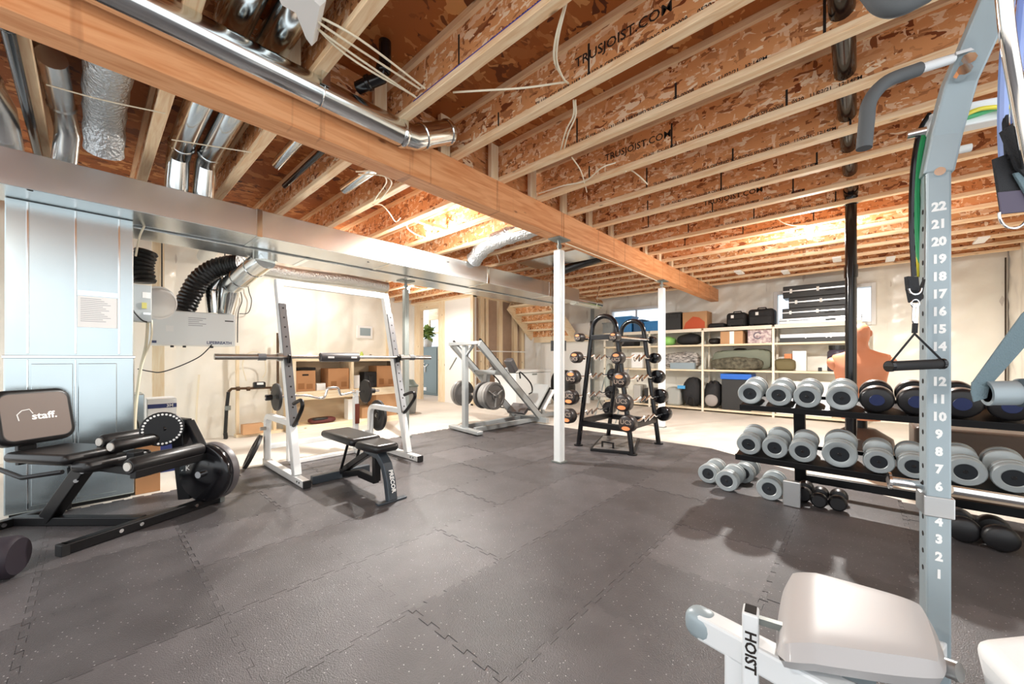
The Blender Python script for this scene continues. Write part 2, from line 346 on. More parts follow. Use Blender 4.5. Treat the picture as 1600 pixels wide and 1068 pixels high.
for i, w in enumerate((WA, WB)):
    f = 0.045; bd = B(); y0, y1 = YB-0.06, YB+0.12
    bd.bb(w[0]-0.02, y0, w[2]-0.02, w[0]+f, y1, w[3]+0.02).bb(w[1]-f, y0, w[2]-0.02, w[1]+0.02, y1, w[3]+0.02).bb(w[0]+f, y0, w[2]-0.02, w[1]-f, y1, w[2]+f).bb(w[0]+f, y0, w[3]-f, w[1]-f, y1, w[3]+0.02)
    win = struct(bd.build('window_%d' % (i+1), 'white', bevel=0.006))
    B().bb((w[0]+w[1])/2-0.02, YB+0.03, w[2]+f, (w[0]+w[1])/2+0.02, YB+0.07, w[3]-f).build('mullion', 'white', win)
    for k in (0, 1):
        a = w[0]+f if k == 0 else (w[0]+w[1])/2+0.02; e = (w[0]+w[1])/2-0.02 if k == 0 else w[1]-f
        B().bb(a, YB+0.045, w[2]+f, e, YB+0.051, w[3]-f).build('pane', 'glass', win)
# left wall (plastic over insulation, boards below), hall beyond, stud partition, stairs
yl = P(604, 500, X=XL)[1]
wl = poly_wall('wall_left', (XL, -1.9, 0), Y3, yl+1.9, ZJ+DJ, X3, off=0.33, amp=0.045)
B().bb(XL-0.16, -1.9, 0, XL-0.05, yl, ZJ+DJ).build('masonry', 'concrete', wl)
B().bb(XL-0.16, yl, 0, XL+0.005, yl+0.04, ZJ).build('end_stud', 'stud', wl)
for x in (350, 372): pass
wh = struct(B().bb(XH-0.12, 2.5, 0, XH, YD, ZJ+DJ).build('wall_hall', 'drywall'))
dx0, dx1 = P(656, 600, Y=YD)[0], P(685, 600, Y=YD)[0]
px0, px1 = P(648, 600, Y=YD)[0], P(695, 600, Y=YD)[0]
wd = struct(B().bb(px1, YD, 0, XS, YD+0.10, ZJ).build('wall_partition', 'drywall'))
B().bb(XH, YD, 0, px0, YD+0.10, ZJ).build('gypsum_board', 'drywall', wd)
B().bb(dx0, YD, 2.44, dx1, YD+0.10, ZJ).build('header', 'stud_x', wd)
B().bb(XH, YD-0.004, ZJ-0.04, XS, YD+0.12, ZJ).build('top_plate', 'stud_x', wd)
for a, e in ((px0, dx0-0.06), (dx0-0.055, dx0), (dx1, dx1+0.05), (dx1+0.055, px1)): B().bb(a, YD-0.012, 0, e, YD+0.12, ZJ-0.04).build('door_stud', 'stud', wd)
for a, e in ((697, 715), (723, 737)):
    p0, p1 = P(a, 511, Y=YD), P(e, 513, Y=YD); B().bb(p0[0], YD-0.004, p0[2]-0.02, p1[0], YD-0.001, p0[2]+0.02).build('joint_tape', 'white', wd)
ws = struct(B().bb(XS-0.10, YD+0.12, 0, XS-0.09, 8.1, ZJ).build('wall_stud_partition', 'paper_brown'))
B().bb(XS-0.09, YD, ZJ-0.04, XS, 8.1, ZJ-0.002).build('top_plate', 'stud_y', ws)
B().bb(XS-0.09, YD, 0, XS, 8.1, 0.04).build('bottom_plate', 'stud_y', ws)
B().bb(XS-0.09, YD-0.005, 0.04, XS, YD+0.05, ZJ-0.04).build('wall_stud', 'stud', ws)
for x0, x1 in ((751, 757), (759.5, 763.5), (780, 785.5), (803, 808.5), (815, 819)):
    a, e = P(x0, 500, X=XS)[1], P(x1, 500, X=XS)[1]; B().bb(XS-0.088, a, 0.04, XS, e, ZJ-0.04).build('wall_stud', 'stud', ws)
B().bb(XS-0.005, YD+0.05, 1.28, XS+0.002, 8.1, 1.31).build('string_line', 'white', ws)
# window of the small room behind the doorway (its wall stands behind the partition)
yw = 8.2; bd = B(); wx0, wx1 = P(640, 500, Y=yw)[0], P(700, 500, Y=yw)[0]
wo = struct(B().bb(XH-2.2, yw, 0, wx1+0.6, yw+0.15, 1.30).build('wall_far_room', 'drywall'))
B().bb(XH-2.2, yw, 2.5, wx1+0.6, yw+0.15, ZJ+DJ).build('lintel', 'stud_x', wo)
B().bb(wx1+0.0, yw, 1.3, wx1+0.6, yw+0.15, 2.5).build('wall_pier', 'drywall', wo)
w3 = struct(B().bb(wx0-0.6, yw+0.02, 2.0, wx1, yw+0.09, 2.06).build('window_3', 'stud_x'))
m3 = P(669, 500, Y=yw)[0]; B().bb(m3-0.05, yw+0.02, 2.06, m3+0.05, yw+0.09, 2.5).build('mullion', 'stud', w3)
B().bb(wx0-0.6, yw+0.05, 1.3, wx1, yw+0.056, 2.0).build('pane', 'glass', w3)
B().bb(wx0-0.6, yw+0.05, 2.06, m3-0.05, yw+0.056, 2.5).build('pane', 'glass', w3); B().bb(m3+0.05, yw+0.05, 2.06, wx1, yw+0.056, 2.5).build('pane', 'glass', w3)
# ------------------------------------------------------------------ interlocking rubber mats
T = 0.555; GX, GY = -2.0, 0.925
def jig(a, tab, n=5):
    "one edge from 0..T with dovetail teeth of height tab"
    out = []; p = T/n
    for i in range(n):
        out += [(i*p+p*0.30, 0), (i*p+p*0.24, tab), (i*p+p*0.76, tab), (i*p+p*0.70, 0)]
    return out
def tile_outline(i, j):
    x, y = GX+i*T, GY+j*T; h = 0.022; g = 0.0005; pts = []
    e = jig(0, h)
    pts += [(x, y)]+[(x+a, y+t) for a, t in e]+[(x+T, y)]+[(x+T+t, y+a) for a, t in e]
    pts += [(x+T, y+T)]+[(x+a, y+T+t) for a, t in reversed(e)]+[(x, y+T)]+[(x+t, y+a) for a, t in reversed(e)]
    cx, cy = x+T/2, y+T/2
    return [(cx+(a-cx)*(1-2*g/T), cy+(b_-cy)*(1-2*g/T)) for a, b_ in pts]
def clip(pts, a, b_, c):
    "keep a*x+b*y<=c"
    out = []
    for k in range(len(pts)):
        p, q = pts[k-1], pts[k]; fp, fq = a*p[0]+b_*p[1]-c, a*q[0]+b_*q[1]-c
        if (fp <= 0) != (fq <= 0): t = fp/(fp-fq); out.append((p[0]+(q[0]-p[0])*t, p[1]+(q[1]-p[1])*t))
        if fq <= 0: out.append(q)
    return out
gym = thing('rubber_mat_flooring', 'dark grey interlocking rubber mats covering the gym floor', 'flooring', (-1.5, 1.5, 0))
for i in range(-5, 7):
    for j in range(-5, 8):
        cx, cy = GX+(i+.5)*T, GY+(j+.5)*T
        if cx < -4.22 and cy < 0.925: continue
        if cx < -4.1 and cy < 0.3: continue
        o = tile_outline(i, j)
        if j == 7: o = clip(o, 0, 1, 5.09)
        if cy > 3.4 and cx > -1.5: o = clip(o, 0.95, 1.69, 0.95*(-1.34)+1.69*5.09) if cx < 0.35 or cy > 4.3 else o
        if cy > 3.9 and cx > 0: o = clip(o, 0, 1, 4.14)
        if cx < -4.2 and cy < 2.6: o = clip(o, -1, 0, 4.52)
        if i == 6: o = clip(o, 1, 0, XR-0.03)
        if len(o) < 3 or max(p[0] for p in o)-min(p[0] for p in o) < 0.06 or max(p[1] for p in o)-min(p[1] for p in o) < 0.06: continue
        dz = 0.0007*((i*7+j*3) % 4)
        B().prism(o, (0, 0, 0.0005), X3, Y3, (0, 0, 0.0105+dz)).build('mat_tile', 'rubber', gym)
ZM = 0.0125                                                   # top of the mats
# ------------------------------------------------------------------ bare bulbs on ceiling boxes
mat('bulb', 'fff1d8', 0.3, emit=60)
def bulb_fixture(p, label, watts):
    t = thing('bare_bulb_light', label, 'light', p, group='bare bulbs on the ceiling')
    B().lathe([(0.0, 0.07), (0.055, 0.07), (0.055, 0.05), (0.045, 0.035), (0.02, 0.03), (0.0, 0.03)], p).build('porcelain_holder', 'white', t)
    n = max(k for k in JN if JY[k] < p[1]); B().bb(p[0]-0.02, JY[n]+0.0065, p[2]+0.071, p[0]+0.02, JY[n+1]-0.0065, p[2]+0.108).build('mounting_bar', 'stud_y', t)
    B().lathe([(0.0, -0.075), (0.018, -0.07), (0.03, -0.05), (0.03, -0.03), (0.018, 0.0), (0.014, 0.03)], p, n=16).build('bulb', 'bulb', t)
    for kind, e, dz in (('SPOT', watts, -0.085), ('POINT', watts*0.15, -0.11)):   # an LED bulb: most of its light goes down, a little up
        ld = bpy.data.lights.new('bulb_glow', kind); ld.energy = e; ld.color = (1.0, 0.975, 0.93); ld.shadow_soft_size = 0.035
        if kind == 'SPOT': ld.spot_size = math.radians(176); ld.spot_blend = 0.35
        lo = bpy.data.objects.new('bulb_glow', ld); C.objects.link(lo); lo.parent = t; lo.location = (0, 0, dz)
for px_, lab in (((670, 362), 'lit bare bulb on the ceiling above the squat rack'), ((1265, 364), 'lit bare bulb on the ceiling near the storage shelves')):
    bulb_fixture(P(px_[0], px_[1], z=2.57), lab, BULB_W)
bulb_fixture(P(638, 452, z=2.57), 'lit bare bulb on the ceiling of the hall beyond the left wall', BULB_W*0.35)
bulb_fixture(Vector((-5.6, 2.13, 2.57)), 'lit bare bulb on the ceiling hidden behind the long duct', BULB_W*0.15)
bulb_fixture(Vector((-0.9, -1.24, 2.57)), 'added unseen bare bulb behind the viewer, fill light for the near joists', BULB_W*0.2)  # unseen bulb added as fill, brightens joist webs that face the camera
# ------------------------------------------------------------------ heating plant on the left
mat('furnace_grey', 'c6d2d5', 0.25, 0.9, var=0.12, vscale=1.5); mat('paper', 'f0f0ee', 0.7); mat('box_grey', 'b9bfc0', 0.4, 0.3)
mat('flex_black', '1b1918', 0.35, bump=0.4, bscale=30); mat('flex_foil', 'c9cdd0', 0.3, 0.9, bump=1.0, bscale=45); mat('wire_black', '141414', 0.5)
mat('cardboard', 'b9875c', 0.8, var=0.12, vscale=3); mat('cardboard2', 'c79a70', 0.8, var=0.1, vscale=4); mat('blue', '2d62b8', 0.5); mat('blue_dark', '28346e', 0.5); mat('copper', 'b0764a', 0.3, 1.0)
fx = -4.285; fy0, fy1 = P(5, 800, X=fx)[1], P(210, 760, X=fx)[1]
fur = thing('furnace', 'tall galvanized furnace and plenum cabinet below the main duct', 'furnace', (fx-0.35, (fy0+fy1)/2, 0))
zs = P(100, 557, X=fx)[2]
B().bb(fx-0.72, fy0, 0.03, fx, fy1, zs).build('cabinet', 'furnace_grey', fur, bevel=0.008)
B().bb(fx-0.70, fy0+0.005, zs+0.004, fx-0.004, fy1-0.005, 2.198).build('plenum', 'furnace_grey', fur, bevel=0.006)
B().bb(fx-0.70, fy0+0.02, 0.0, fx-0.03, fy1-0.02, 0.03).build('base', 'black_metal', fur)
B().bb(fx-0.70, fy0-0.006, zs-0.012, fx+0.007, fy1+0.006, zs+0.010).build('seam_strip', 'galv_bright', fur, bevel=0.003)
for x in (43, 118, 186):
    y = P(x, 600, X=fx)[1]
    B().bb(fx-0.001, y-0.006, zs+0.02, fx+0.006, y+0.006, 2.19).build('standing_seam', 'galv_bright', fur, bevel=0.002)
    if x != 186: B().bb(fx, y-0.004, 0.05, fx+0.006, y+0.004, zs-0.02).build('standing_seam', 'galv_bright', fur, bevel=0.002)
for x0, x1, q in ((44, 118, 0.0), (118, 186, 0.003)):
    a, e = P(x0, 600, X=fx)[1]+0.012, P(x1, 600, X=fx)[1]-0.012
    B().bb(fx-0.001, a, 0.07, fx+0.006+q, e, zs-0.05).build('access_panel', 'furnace_grey', fur, bevel=0.004)
a, e = P(121, 455, X=fx), P(184, 513, X=fx)
pap = B().bb(fx-0.002, a[1], e[2], fx+0.0035, e[1], a[2]-0.03).build('instruction_sheet', 'paper', fur)
for k in range(13): B().bb(fx+0.0036, a[1]+0.015, a[2]-0.05-k*0.014, fx+0.0041, a[1]+0.12+0.05*((k*37) % 7)/6, a[2]-0.046-k*0.014).build('printed_line', mat('grey_ink', 'a9a9ae', 0.8), pap)
B().bb(fx-0.002, a[1], a[2]-0.025, fx+0.005, e[1], a[2]+0.01).build('foil_tape', 'galv_bright', fur)
# main supply trunk and return trunk
def trunk(name, label, x0, x1, z0, z1, y0, y1, seams):
    t = thing(name, label, 'duct', (x1, (y0+y1)/2, z0))
    B().bb(x0, y0, z0, x1, y1, z1).build('duct_body', 'galv', t, bevel=0.004)
    for y in seams:
        B().bb(x0-0.004, y-0.022, z0-0.005, x1+0.005, y+0.022, z1+0.004).build('drive_seam', 'galv_bright', t, bevel=0.002)
    return t
tr = trunk('supply_duct', 'long shiny rectangular sheet metal duct along the left side, front one', -4.42, -4.0, 2.2, 2.44, -1.7, 6.35, (1.03, 2.35, 3.9, 5.4))
for x in (47, 575, 700): 
    p = P(x, 297 if x < 100 else 409, z=2.2); B().cyl((p[0], p[1], 2.1985), (p[0], p[1], 2.2005), 0.014, n=12).build('screw_hole', 'dark_gap', tr)
trunk('return_duct', 'rectangular sheet metal duct running behind the front duct near left wall', -4.86, -4.46, 2.185, 2.42, 0.1, 6.3, (1.6, 2.9, 4.2))
t = thing('round_duct_end', 'bright round metal pipe continuing from the end of the long duct', 'duct', (-4.1, 6.8, 2.25))
B().cyl((-4.15, 6.36, 2.27), (-4.15, 7.35, 2.27), 0.11, n=24).build('pipe', 'galv_bright', t)
for y in (6.4, 7.1): B().lathe([(0.111, -0.012), (0.117, 0), (0.111, 0.012)], (-4.15, y, 2.27), Y3).build('crimp_ring', 'galv_bright', t)
B().tube([(-4.15, 7.25, 2.37), (-4.12, 7.27, 2.5), (-4.1, 7.3, 2.62)], 0.012, 6).build('hanger_strap', 'galv_bright', t)
# air exchanger with its ducts
hx = -5.3; a, e = P(234, 482, X=hx), P(368, 541, X=hx)
hrv = thing('air_exchanger', 'white box air exchanger hanging by the left wall with printed front panel', 'air exchanger', (hx-0.2, (a[1]+e[1])/2, e[2]))
B().bb(hx-0.42, a[1], e[2], hx, e[1], a[2]).build('cabinet', 'steel_white', hrv, bevel=0.012)
text('lettering', 'LIFEBREATH', 0.042, (hx+0.002, e[1]-0.15, e[2]+0.035), Y3, Z3, mat('logo_blue', '4a5478', 0.6), hrv, bold=0.001)
B().bb(hx, a[1]+0.015, e[2]+0.02, hx+0.002, a[1]+0.05, e[2]+0.045).build('emblem', 'logo_blue', hrv)
for k in range(5): B().bb(hx, a[1]+0.30, a[2]-0.07-k*0.02, hx+0.0015, a[1]+0.45-0.03*(k % 3), a[2]-0.063-k*0.02).build('printed_line', 'grey_ink', hrv)
B().bb(hx, e[1]-0.10, a[2]-0.085, hx+0.002, e[1]-0.02, a[2]-0.073).build('display_slot', 'black_plastic', hrv)
B().bb(hx, a[1]+0.12, a[2]-0.22, hx+0.0015, a[1]+0.18, a[2]-0.16).build('sticker', 'paper', hrv)
for y in (a[1]+0.1, e[1]-0.08): B().tube([(hx-0.1, y, a[2]-0.005), (hx-0.1, y, 2.62)], 0.006, 6).build('hanger_chain', 'wire_black', hrv)
for y in (a[1]+0.18, a[1]+0.28, e[1]-0.2): B().cyl((hx-0.1, y, e[2]-0.02), (hx-0.1, y, e[2]), 0.015, n=10).build('drain_stub', 'black_plastic', hrv)
def flex(name, label, pts, r, m, n=14, rib=0.006, step=7, cat='duct'):
    q = spline(pts, step); rr = [r+rib*(1 if i % 2 else -1) for i in range(len(q))]
    return solo(B().tube(q, rr, n), name, m, label, cat, tuple(q[0]))
pq = lambda x, y, X: P(x, y, X=X)
hz = a[2]
_q = spline([pq(286, 487, -5.45), pq(297, 462, -5.45), pq(312, 437, -5.4), pq(335, 420, -5.3), pq(358, 414, -5.2), pq(378, 412, -5.1)], 9); B().tube(_q, [0.10+0.006*(1 if i % 2 else -1) for i in range(len(_q))], 14).build('flexible_hose', 'flex_black', hrv, label='black ribbed flexible hose')
flex('flexible_duct', 'black ribbed flexible hose behind the furnace beside the grey switch box', [pq(229, 392, -5.0), pq(222, 415, -5.0), pq(226, 442, -5.0)], 0.085, 'flex_black', step=8)
p0, p1, p2, p3 = pq(414, 388, -4.6), pq(414, 405, -4.6), pq(360, 447, -5.25), pq(352, 489, -5.4)
p0[2] = 2.186
t = B().tube([p0, p1+Vector((0, 0, -0.02))], 0.115, 20).build('branch_duct', 'galv_bright', hrv, label='shiny round metal branch duct')
B().tube([p1, p1.lerp(p2, 0.06), p1.lerp(p2, 0.5), p2.lerp(p1, 0.08)], 0.105, 20).build('pipe', 'galv_bright', t)
B().tube([p2.lerp(p1, 0.08), p2, p2.lerp(p3, 0.25), p3], [0.106, 0.107, 0.1, 0.085], 20).build('elbow', 'galv_bright', t)
for k in (0.3, 0.7): q = p1.lerp(p2, k); B().lathe([(0.106, -0.008), (0.111, 0), (0.106, 0.008)], q, p2-p1).build('crimp_ring', 'galv_bright', t)
t = B().tube([pq(337, 489, -5.5), pq(334, 455, -5.5), pq(352, 410, -5.5)], [0.085, 0.09, 0.085], 18).build('riser_duct', 'galv_bright', hrv)
B().lathe([(0.092, -0.01), (0.098, 0), (0.092, 0.01)], pq(335, 455, -5.5), Z3).build('crimp_ring', 'galv_bright', t)
# timber post, white dome, switch box and wires by the furnace
a, e = P(238, 385, X=-5.95), P(257, 500, X=-5.95)
solo(B().bb(-5.99, a[1], 0, -5.95, e[1], 2.62), 'timber_post', 'stud', 'pale vertical timber post standing behind the white air exchanger', 'post', (-5.97, (a[1]+e[1])/2, 0), bevel=0.003)
c = pq(247, 473, -5.26); d = Vector((0.9, 0.45, -0.1))
B().lathe([(0.0, 0.1), (0.08, 0.095), (0.125, 0.06), (0.145, 0.02), (0.15, -0.0), (0.13, -0.01)], c+Vector((0.02, 0, 0)), d, 28).build('dome', 'white', hrv, label='white round plastic dome')
B().lathe([(0.15, -0.004), (0.165, 0.0), (0.165, 0.012), (0.148, 0.016)], c+Vector((0.02, 0, 0)), d, 28).build('dome_rim', 'white', hrv)
a, e = P(215, 444, X=-4.5), P(237, 503, X=-4.5)
t = thing('switch_box', 'grey metal electrical switch box beside the furnace', 'electrical box', (-4.55, (a[1]+e[1])/2, e[2]))
B().bb(-4.62, fy1+0.002, e[2], -4.5, e[1], a[2]).build('box', 'box_grey', t, bevel=0.004)
B().bb(-4.5, a[1]+0.03, a[2]-0.11, -4.498, a[1]+0.08, a[2]-0.06).build('sticker', 'paper', t)
B().bb(-4.5, a[1]+0.025, a[2]-0.2, -4.488, a[1]+0.055, a[2]-0.15).build('switch_lever', mat('yellow_tag', 'd8cf7a', 0.5), t)
B().bb(-4.5, a[1]+0.035, a[2]-0.25, -4.495, a[1]+0.08, a[2]-0.235).build('latch', 'chrome', t)
for i, (pts, X, m, lab) in enumerate((
    ([(231, 503), (228, 540), (219, 580), (212, 640), (210, 700)], -4.6, 'cable', 'thick white cable dropping from the switch box along the furnace'),
    ([(237, 500), (236, 530), (222, 570), (214, 620)], -4.58, 'cable', 'second white cable hanging below the switch box'),
    ([(212, 400), (218, 370), (226, 352)], -4.4, 'cable', 'white wire rising from the furnace side to the duct'),
    ([(215, 576), (235, 580), (252, 581), (280, 572), (310, 558), (325, 545), (331, 538)], -5.3, 'wire_black', 'thin black wire sagging under the air exchanger'),
    ([(205, 480), (212, 490), (222, 500), (230, 503)], -4.4, 'wire_black', 'thin dark wire looping beside the switch box'),
    ([(372, 430), (375, 450), (378, 470), (372, 490), (371, 535)], -6.64, 'wire_black', 'black cable bundle hanging right of the air exchanger'),
    ([(386, 433), (389, 455), (393, 470), (388, 488), (374, 490)], -6.6, 'wire_black', 'thin black wire loop on the left wall'),
    ([(306, 690), (307, 640), (309, 610), (311, 585)], -6.58, 'cable', 'white pipe standing on the left wall behind the machine'),
    ([(385, 595), (379, 570), (386, 553), (402, 549), (413, 560), (415, 580), (410, 590)], -6.5, 'cable', 'white hose loop hanging on the left wall beside rack'))):
    q = spline([P(x, y, X=X) for x, y in pts], 6)
    solo(B().tube(q, 0.012 if 'thick' in lab or 'pipe' in lab else 0.008 if m == 'cable' else 0.006, 6), 'cable', m, lab, 'cable', tuple(q[0]))
# things standing at the wall behind the furnace
a, e = P(208, 616, X=-4.75), P(226, 722, X=-4.75)
t = thing('filter_cabinet', 'narrow pale blue steel cabinet standing right of the furnace', 'cabinet', (-4.8, a[1], 0))
B().bb(-5.1, fy1+0.015, 0, -4.75, e[1], a[2]).build('body', 'furnace_grey', t, bevel=0.008)
B().tube([P(213, 655, X=-4.745), P(216, 662, X=-4.735), P(217, 672, X=-4.735)], 0.006, 6).build('handle', 'black_plastic', t)
a, e = P(226, 624, X=-5.0), P(276, 722, X=-5.0)
t = thing('filter_carton', 'white carton with dark blue print behind the black leg machine', 'box', (-5.05, a[1], 0))
B().bb(-5.3, a[1]+0.02, 0, -5.0, e[1], a[2]).build('box', 'white', t, bevel=0.004)
B().bb(-5.0, a[1]+0.02, a[2]-0.09, -4.998, e[1], a[2]-0.05).build('print_band', 'blue_dark', t)
B().bb(-5.0, a[1]+0.02, 0.0, -4.998, e[1], 0.3).build('print_panel', 'blue_dark', t)
text('lettering', 'DISCOVERER', 0.035, (-4.997, a[1]+0.13, a[2]-0.17), Y3, Z3, 'grey_ink', t); text('lettering', '3M', 0.04, (-4.9965, e[1]-0.05, a[2]-0.07), Y3, Z3, 'white', t, bold=0.001)
a, e = P(215, 690, X=-4.42), P(243, 778, z=0)
t = thing('tall_carton', 'tall narrow brown cardboard box leaning beside the furnace', 'box', (-4.4, a[1], 0))
B().box((-4.38, P(230, 730, X=-4.38)[1], P(230, 692, X=-4.38)[2]/2+0.001), (0.12, 0.15, P(230, 692, X=-4.38)[2])).build('carton', 'cardboard', t, bevel=0.003)
# water service on the left wall
X = -6.45
t = thing('water_meter', 'dark water meter and copper pipe mounted on the left wall', 'water meter', tuple(P(400, 600, X=X)))
q = [P(352, 676, X=X), P(354, 640, X=X), P(357, 612, X=X), P(362, 607, X=X), P(395, 606, X=X), P(430, 605, X=X), P(434, 600, X=X), P(434, 520, X=X)]
B().tube(q[:3], 0.022, 8).build('riser_pipe', 'black_plastic', t); B().tube(q[2:], 0.018, 8).build('copper_pipe', mat('dull_copper', '5a4634', 0.4, 0.7), t)
m_ = P(405, 601, X=X); B().box(m_, (0.09, 0.15, 0.09)).build('meter_body', 'black_plastic', t, bevel=0.02, seg=3); B().box(m_+Vector((0.05, 0.0, 0.02)), (0.01, 0.08, 0.03)).build('dial', 'white', t)
for x in (372, 388, 425): p = P(x, 607, X=X); B().cyl(p-Y3*0.02, p+Y3*0.02, 0.03, n=12).build('coupling', 'dull_copper', t)
p = P(356, 637, X=X); B().cyl(p-Z3*0.03, p+Z3*0.03, 0.035, n=12).build('valve', 'steel_grey', t)
B().tube([P(352, 676, X=X), P(353, 683, X=X), Vector((X, P(352, 683, X=X)[1], 0.0))], 0.026, 8).build('floor_pipe', 'black_plastic', t)
fr = thing('stud_wall_base', 'low frame of pale studs on the left wall around the water meter', 'frame', (-6.5, P(370, 690, X=-6.5)[1], 0))
for x0, x1, y0, y1 in ((369, 374, 540, 690), (427, 432, 600, 680)): 
    a, e = P(x0, y0, X=-6.5), P(x1, y1, X=-6.5); B().bb(-6.55, a[1], 0.04, -6.5, e[1], a[2]).build('stud', 'stud', fr)
a, e = P(367, 690, X=-6.5), P(440, 680, X=-6.5); B().bb(-6.56, a[1], 0, -6.42, e[1], 0.04).build('sill_plate', 'stud_y', fr)
p = P(394, 678, X=-6.4); solo(B().box((-6.4, p[1], 0.11), (0.12, 0.25, 0.14)), 'timber_offcut', 'cardboard2', 'small wood offcut lying in the low stud frame', 'wood', (-6.4, p[1], 0.04), bevel=0.004)
# pole behind the duct
p = P(634, 684, z=0)
def steel_post(name, label, c, ztop, w, m, zb=ZM+0.002):
    t = thing(name, label, 'column', (c[0], c[1], 0))
    x, y = c[0], c[1]
    B().bb(x-w, y-w, zb, x+w, y+w, ztop-0.12).bb(x-w*1.15, y-w*0.35, 0.02, x+w*1.15, y+w*0.35, ztop-0.14).build('tube', m, t, bevel=0.006)
    B().cyl((x, y, ztop-0.12), (x, y, ztop-0.012), 0.017, n=12).build('jack_screw', 'steel_grey', t)
    B().cyl((x, y, ztop-0.09), (x, y, ztop-0.06), 0.03, n=6).build('nut', 'steel_grey', t)
    B().bb(x-0.075, y-0.1, ztop-0.012, x+0.075, y+0.1, ztop).build('cap_plate', 'steel_grey', t); B().bb(x-0.06, y-0.06, zb, x+0.06, y+0.06, zb+0.014).build('base_plate', 'steel_grey', t)
    return t
steel_post('steel_post', 'grey steel post under the duct behind the squat rack', (p[0], p[1]), 2.185, 0.034, 'steel_grey')
steel_post('steel_post', 'white steel column in the middle under the beam joint, nearest one', (-2.345, 3.33), BZ, 0.042, 'steel_white')
steel_post('steel_post', 'white steel column under the beam behind the barbell rack', (-2.36, 6.2), BZ, 0.045, 'steel_white', 0.0)
# ------------------------------------------------------------------ squat rack
mat('rack_white', 'f1f2f0', 0.35, coat=0.2); mat('insert_grey', '77787a', 0.35, 0.5); mat('bar_steel', 'b9b4ad', 0.28, 1.0); mat('iron', '2c2a2a', 0.5, 0.3); mat('pad_grey', '4a4748', 0.4)
ZT = ZM
yL, yR = 1.225, 2.345
rk = thing('squat_rack', 'white leaning squat rack with hole-punched grey uprights and top crossbar', 'squat rack', (-3.9, (yL+yR)/2, ZT))
xf, xb = -3.42, -4.53
topL, topR = P(434, 441, Y=yL), P(602, 463, Y=yR); ztop = (topL[2]+topR[2])/2; xt = (topL[0]+topR[0])/2
def rk_up(z): return -3.66+(xt+3.66)*(z-0.08)/(ztop-0.08)                  # x of the leaning upright at height z
UPR = Vector((xt+3.66, 0, ztop-0.08)).normalized()
for y in (yL, yR):
    bs = B().bar((xb, y, ZT+0.033), (xf-0.02, y, ZT+0.033), 0.06, 0.06).build('base_tube', 'rack_white', rk, bevel=0.006)
    B().bb(xf-0.022, y-0.031, ZT+0.002, xf, y+0.031, ZT+0.064).build('end_cap', 'black_rubber', bs, bevel=0.004)
    B().bb(xb-0.004, y-0.031, ZT+0.002, xb+0.0, y+0.031, ZT+0.064).build('end_cap', 'black_rubber', bs)
    for x in (-3.52, -3.57): B().cyl((x, y-0.034, ZT+0.035), (x, y-0.03, ZT+0.035), 0.008, n=8).build('bolt', 'black_metal', bs)
    lo, hi = Vector((rk_up(0.10), y, 0.075)), Vector((rk_up(ztop), y, ztop))
    B().bar(lo, hi, 0.062, 0.075, X3).build('upright', 'rack_white', rk, bevel=0.006)
    i0, i1 = Vector((rk_up(0.5)+0.02, y+0.004, 0.5)), Vector((rk_up(ztop-0.22)+0.02, y+0.004, ztop-0.22))
    ins = B().bar(i0, i1, 0.066, 0.062, X3).build('hole_strip', 'insert_grey', rk, bevel=0.003)
    for k in range(12):
        c = i0.lerp(i1, (k+0.7)/12.2); nx = Vector((UPR.z, 0, -UPR.x)); c = c+nx*0.0312
        B().cyl(c-nx*0.001, c+nx*0.0008, 0.0085, n=10).build('pin_hole', 'dark_gap', ins)
    B().poly_bar(arc((xb+0.13, y, 0.42), 0.10, math.pi, math.pi/2, 5, X3, Z3)+[Vector((rk_up(0.52)-0.03, y, 0.52))], 0.055, 0.055, Y3).build('rear_brace', 'rack_white', rk, bevel=0.004)
    B().bar((xb+0.03, y, 0.07), (xb+0.03, y, 0.43), 0.055, 0.055, X3).build('rear_post', 'rack_white', rk, bevel=0.004)
    zj = 1.115; xj = rk_up(zj)+0.05
    B().poly_bar([(xj-0.02, y, zj-0.10), (xj-0.005, y, zj-0.035), (xj+0.045, y, zj-0.035), (xj+0.06, y, zj+0.02)], 0.05, 0.014, Y3).build('bar_hook', 'black_metal', rk)
    zz = 0.56; xs = rk_up(zz)+0.04
    sa = B().tube(spline([(xs, y, zz-0.02), (xs+0.03, y, zz-0.05), (xs+0.20, y, zz+0.10), (xs+0.22, y, zz+0.16), (xs+0.17, y, zz+0.18), (xs+0.02, y, zz+0.14)], 5), 0.017, 8).build('safety_hook', 'black_metal', rk)
    c = Vector((xb+0.10, y-(0.03 if y == yL else -0.03), 0.40)); s_ = -1 if y == yL else 1
    B().cyl(c, c+Vector((0, s_*0.05, 0)), 0.018, n=12).build('plate_peg', 'bar_steel', rk)
B().bar((xt, yL-0.03, ztop+0.0), (xt, yR+0.03, ztop+0.0), 0.06, 0.06).build('top_crossbar', 'rack_white', rk, bevel=0.006)
B().bar((xb+0.03, yL, 0.20), (xb+0.03, yR, 0.20), 0.05, 0.05).build('rear_crossbar', 'rack_white', rk, bevel=0.005)
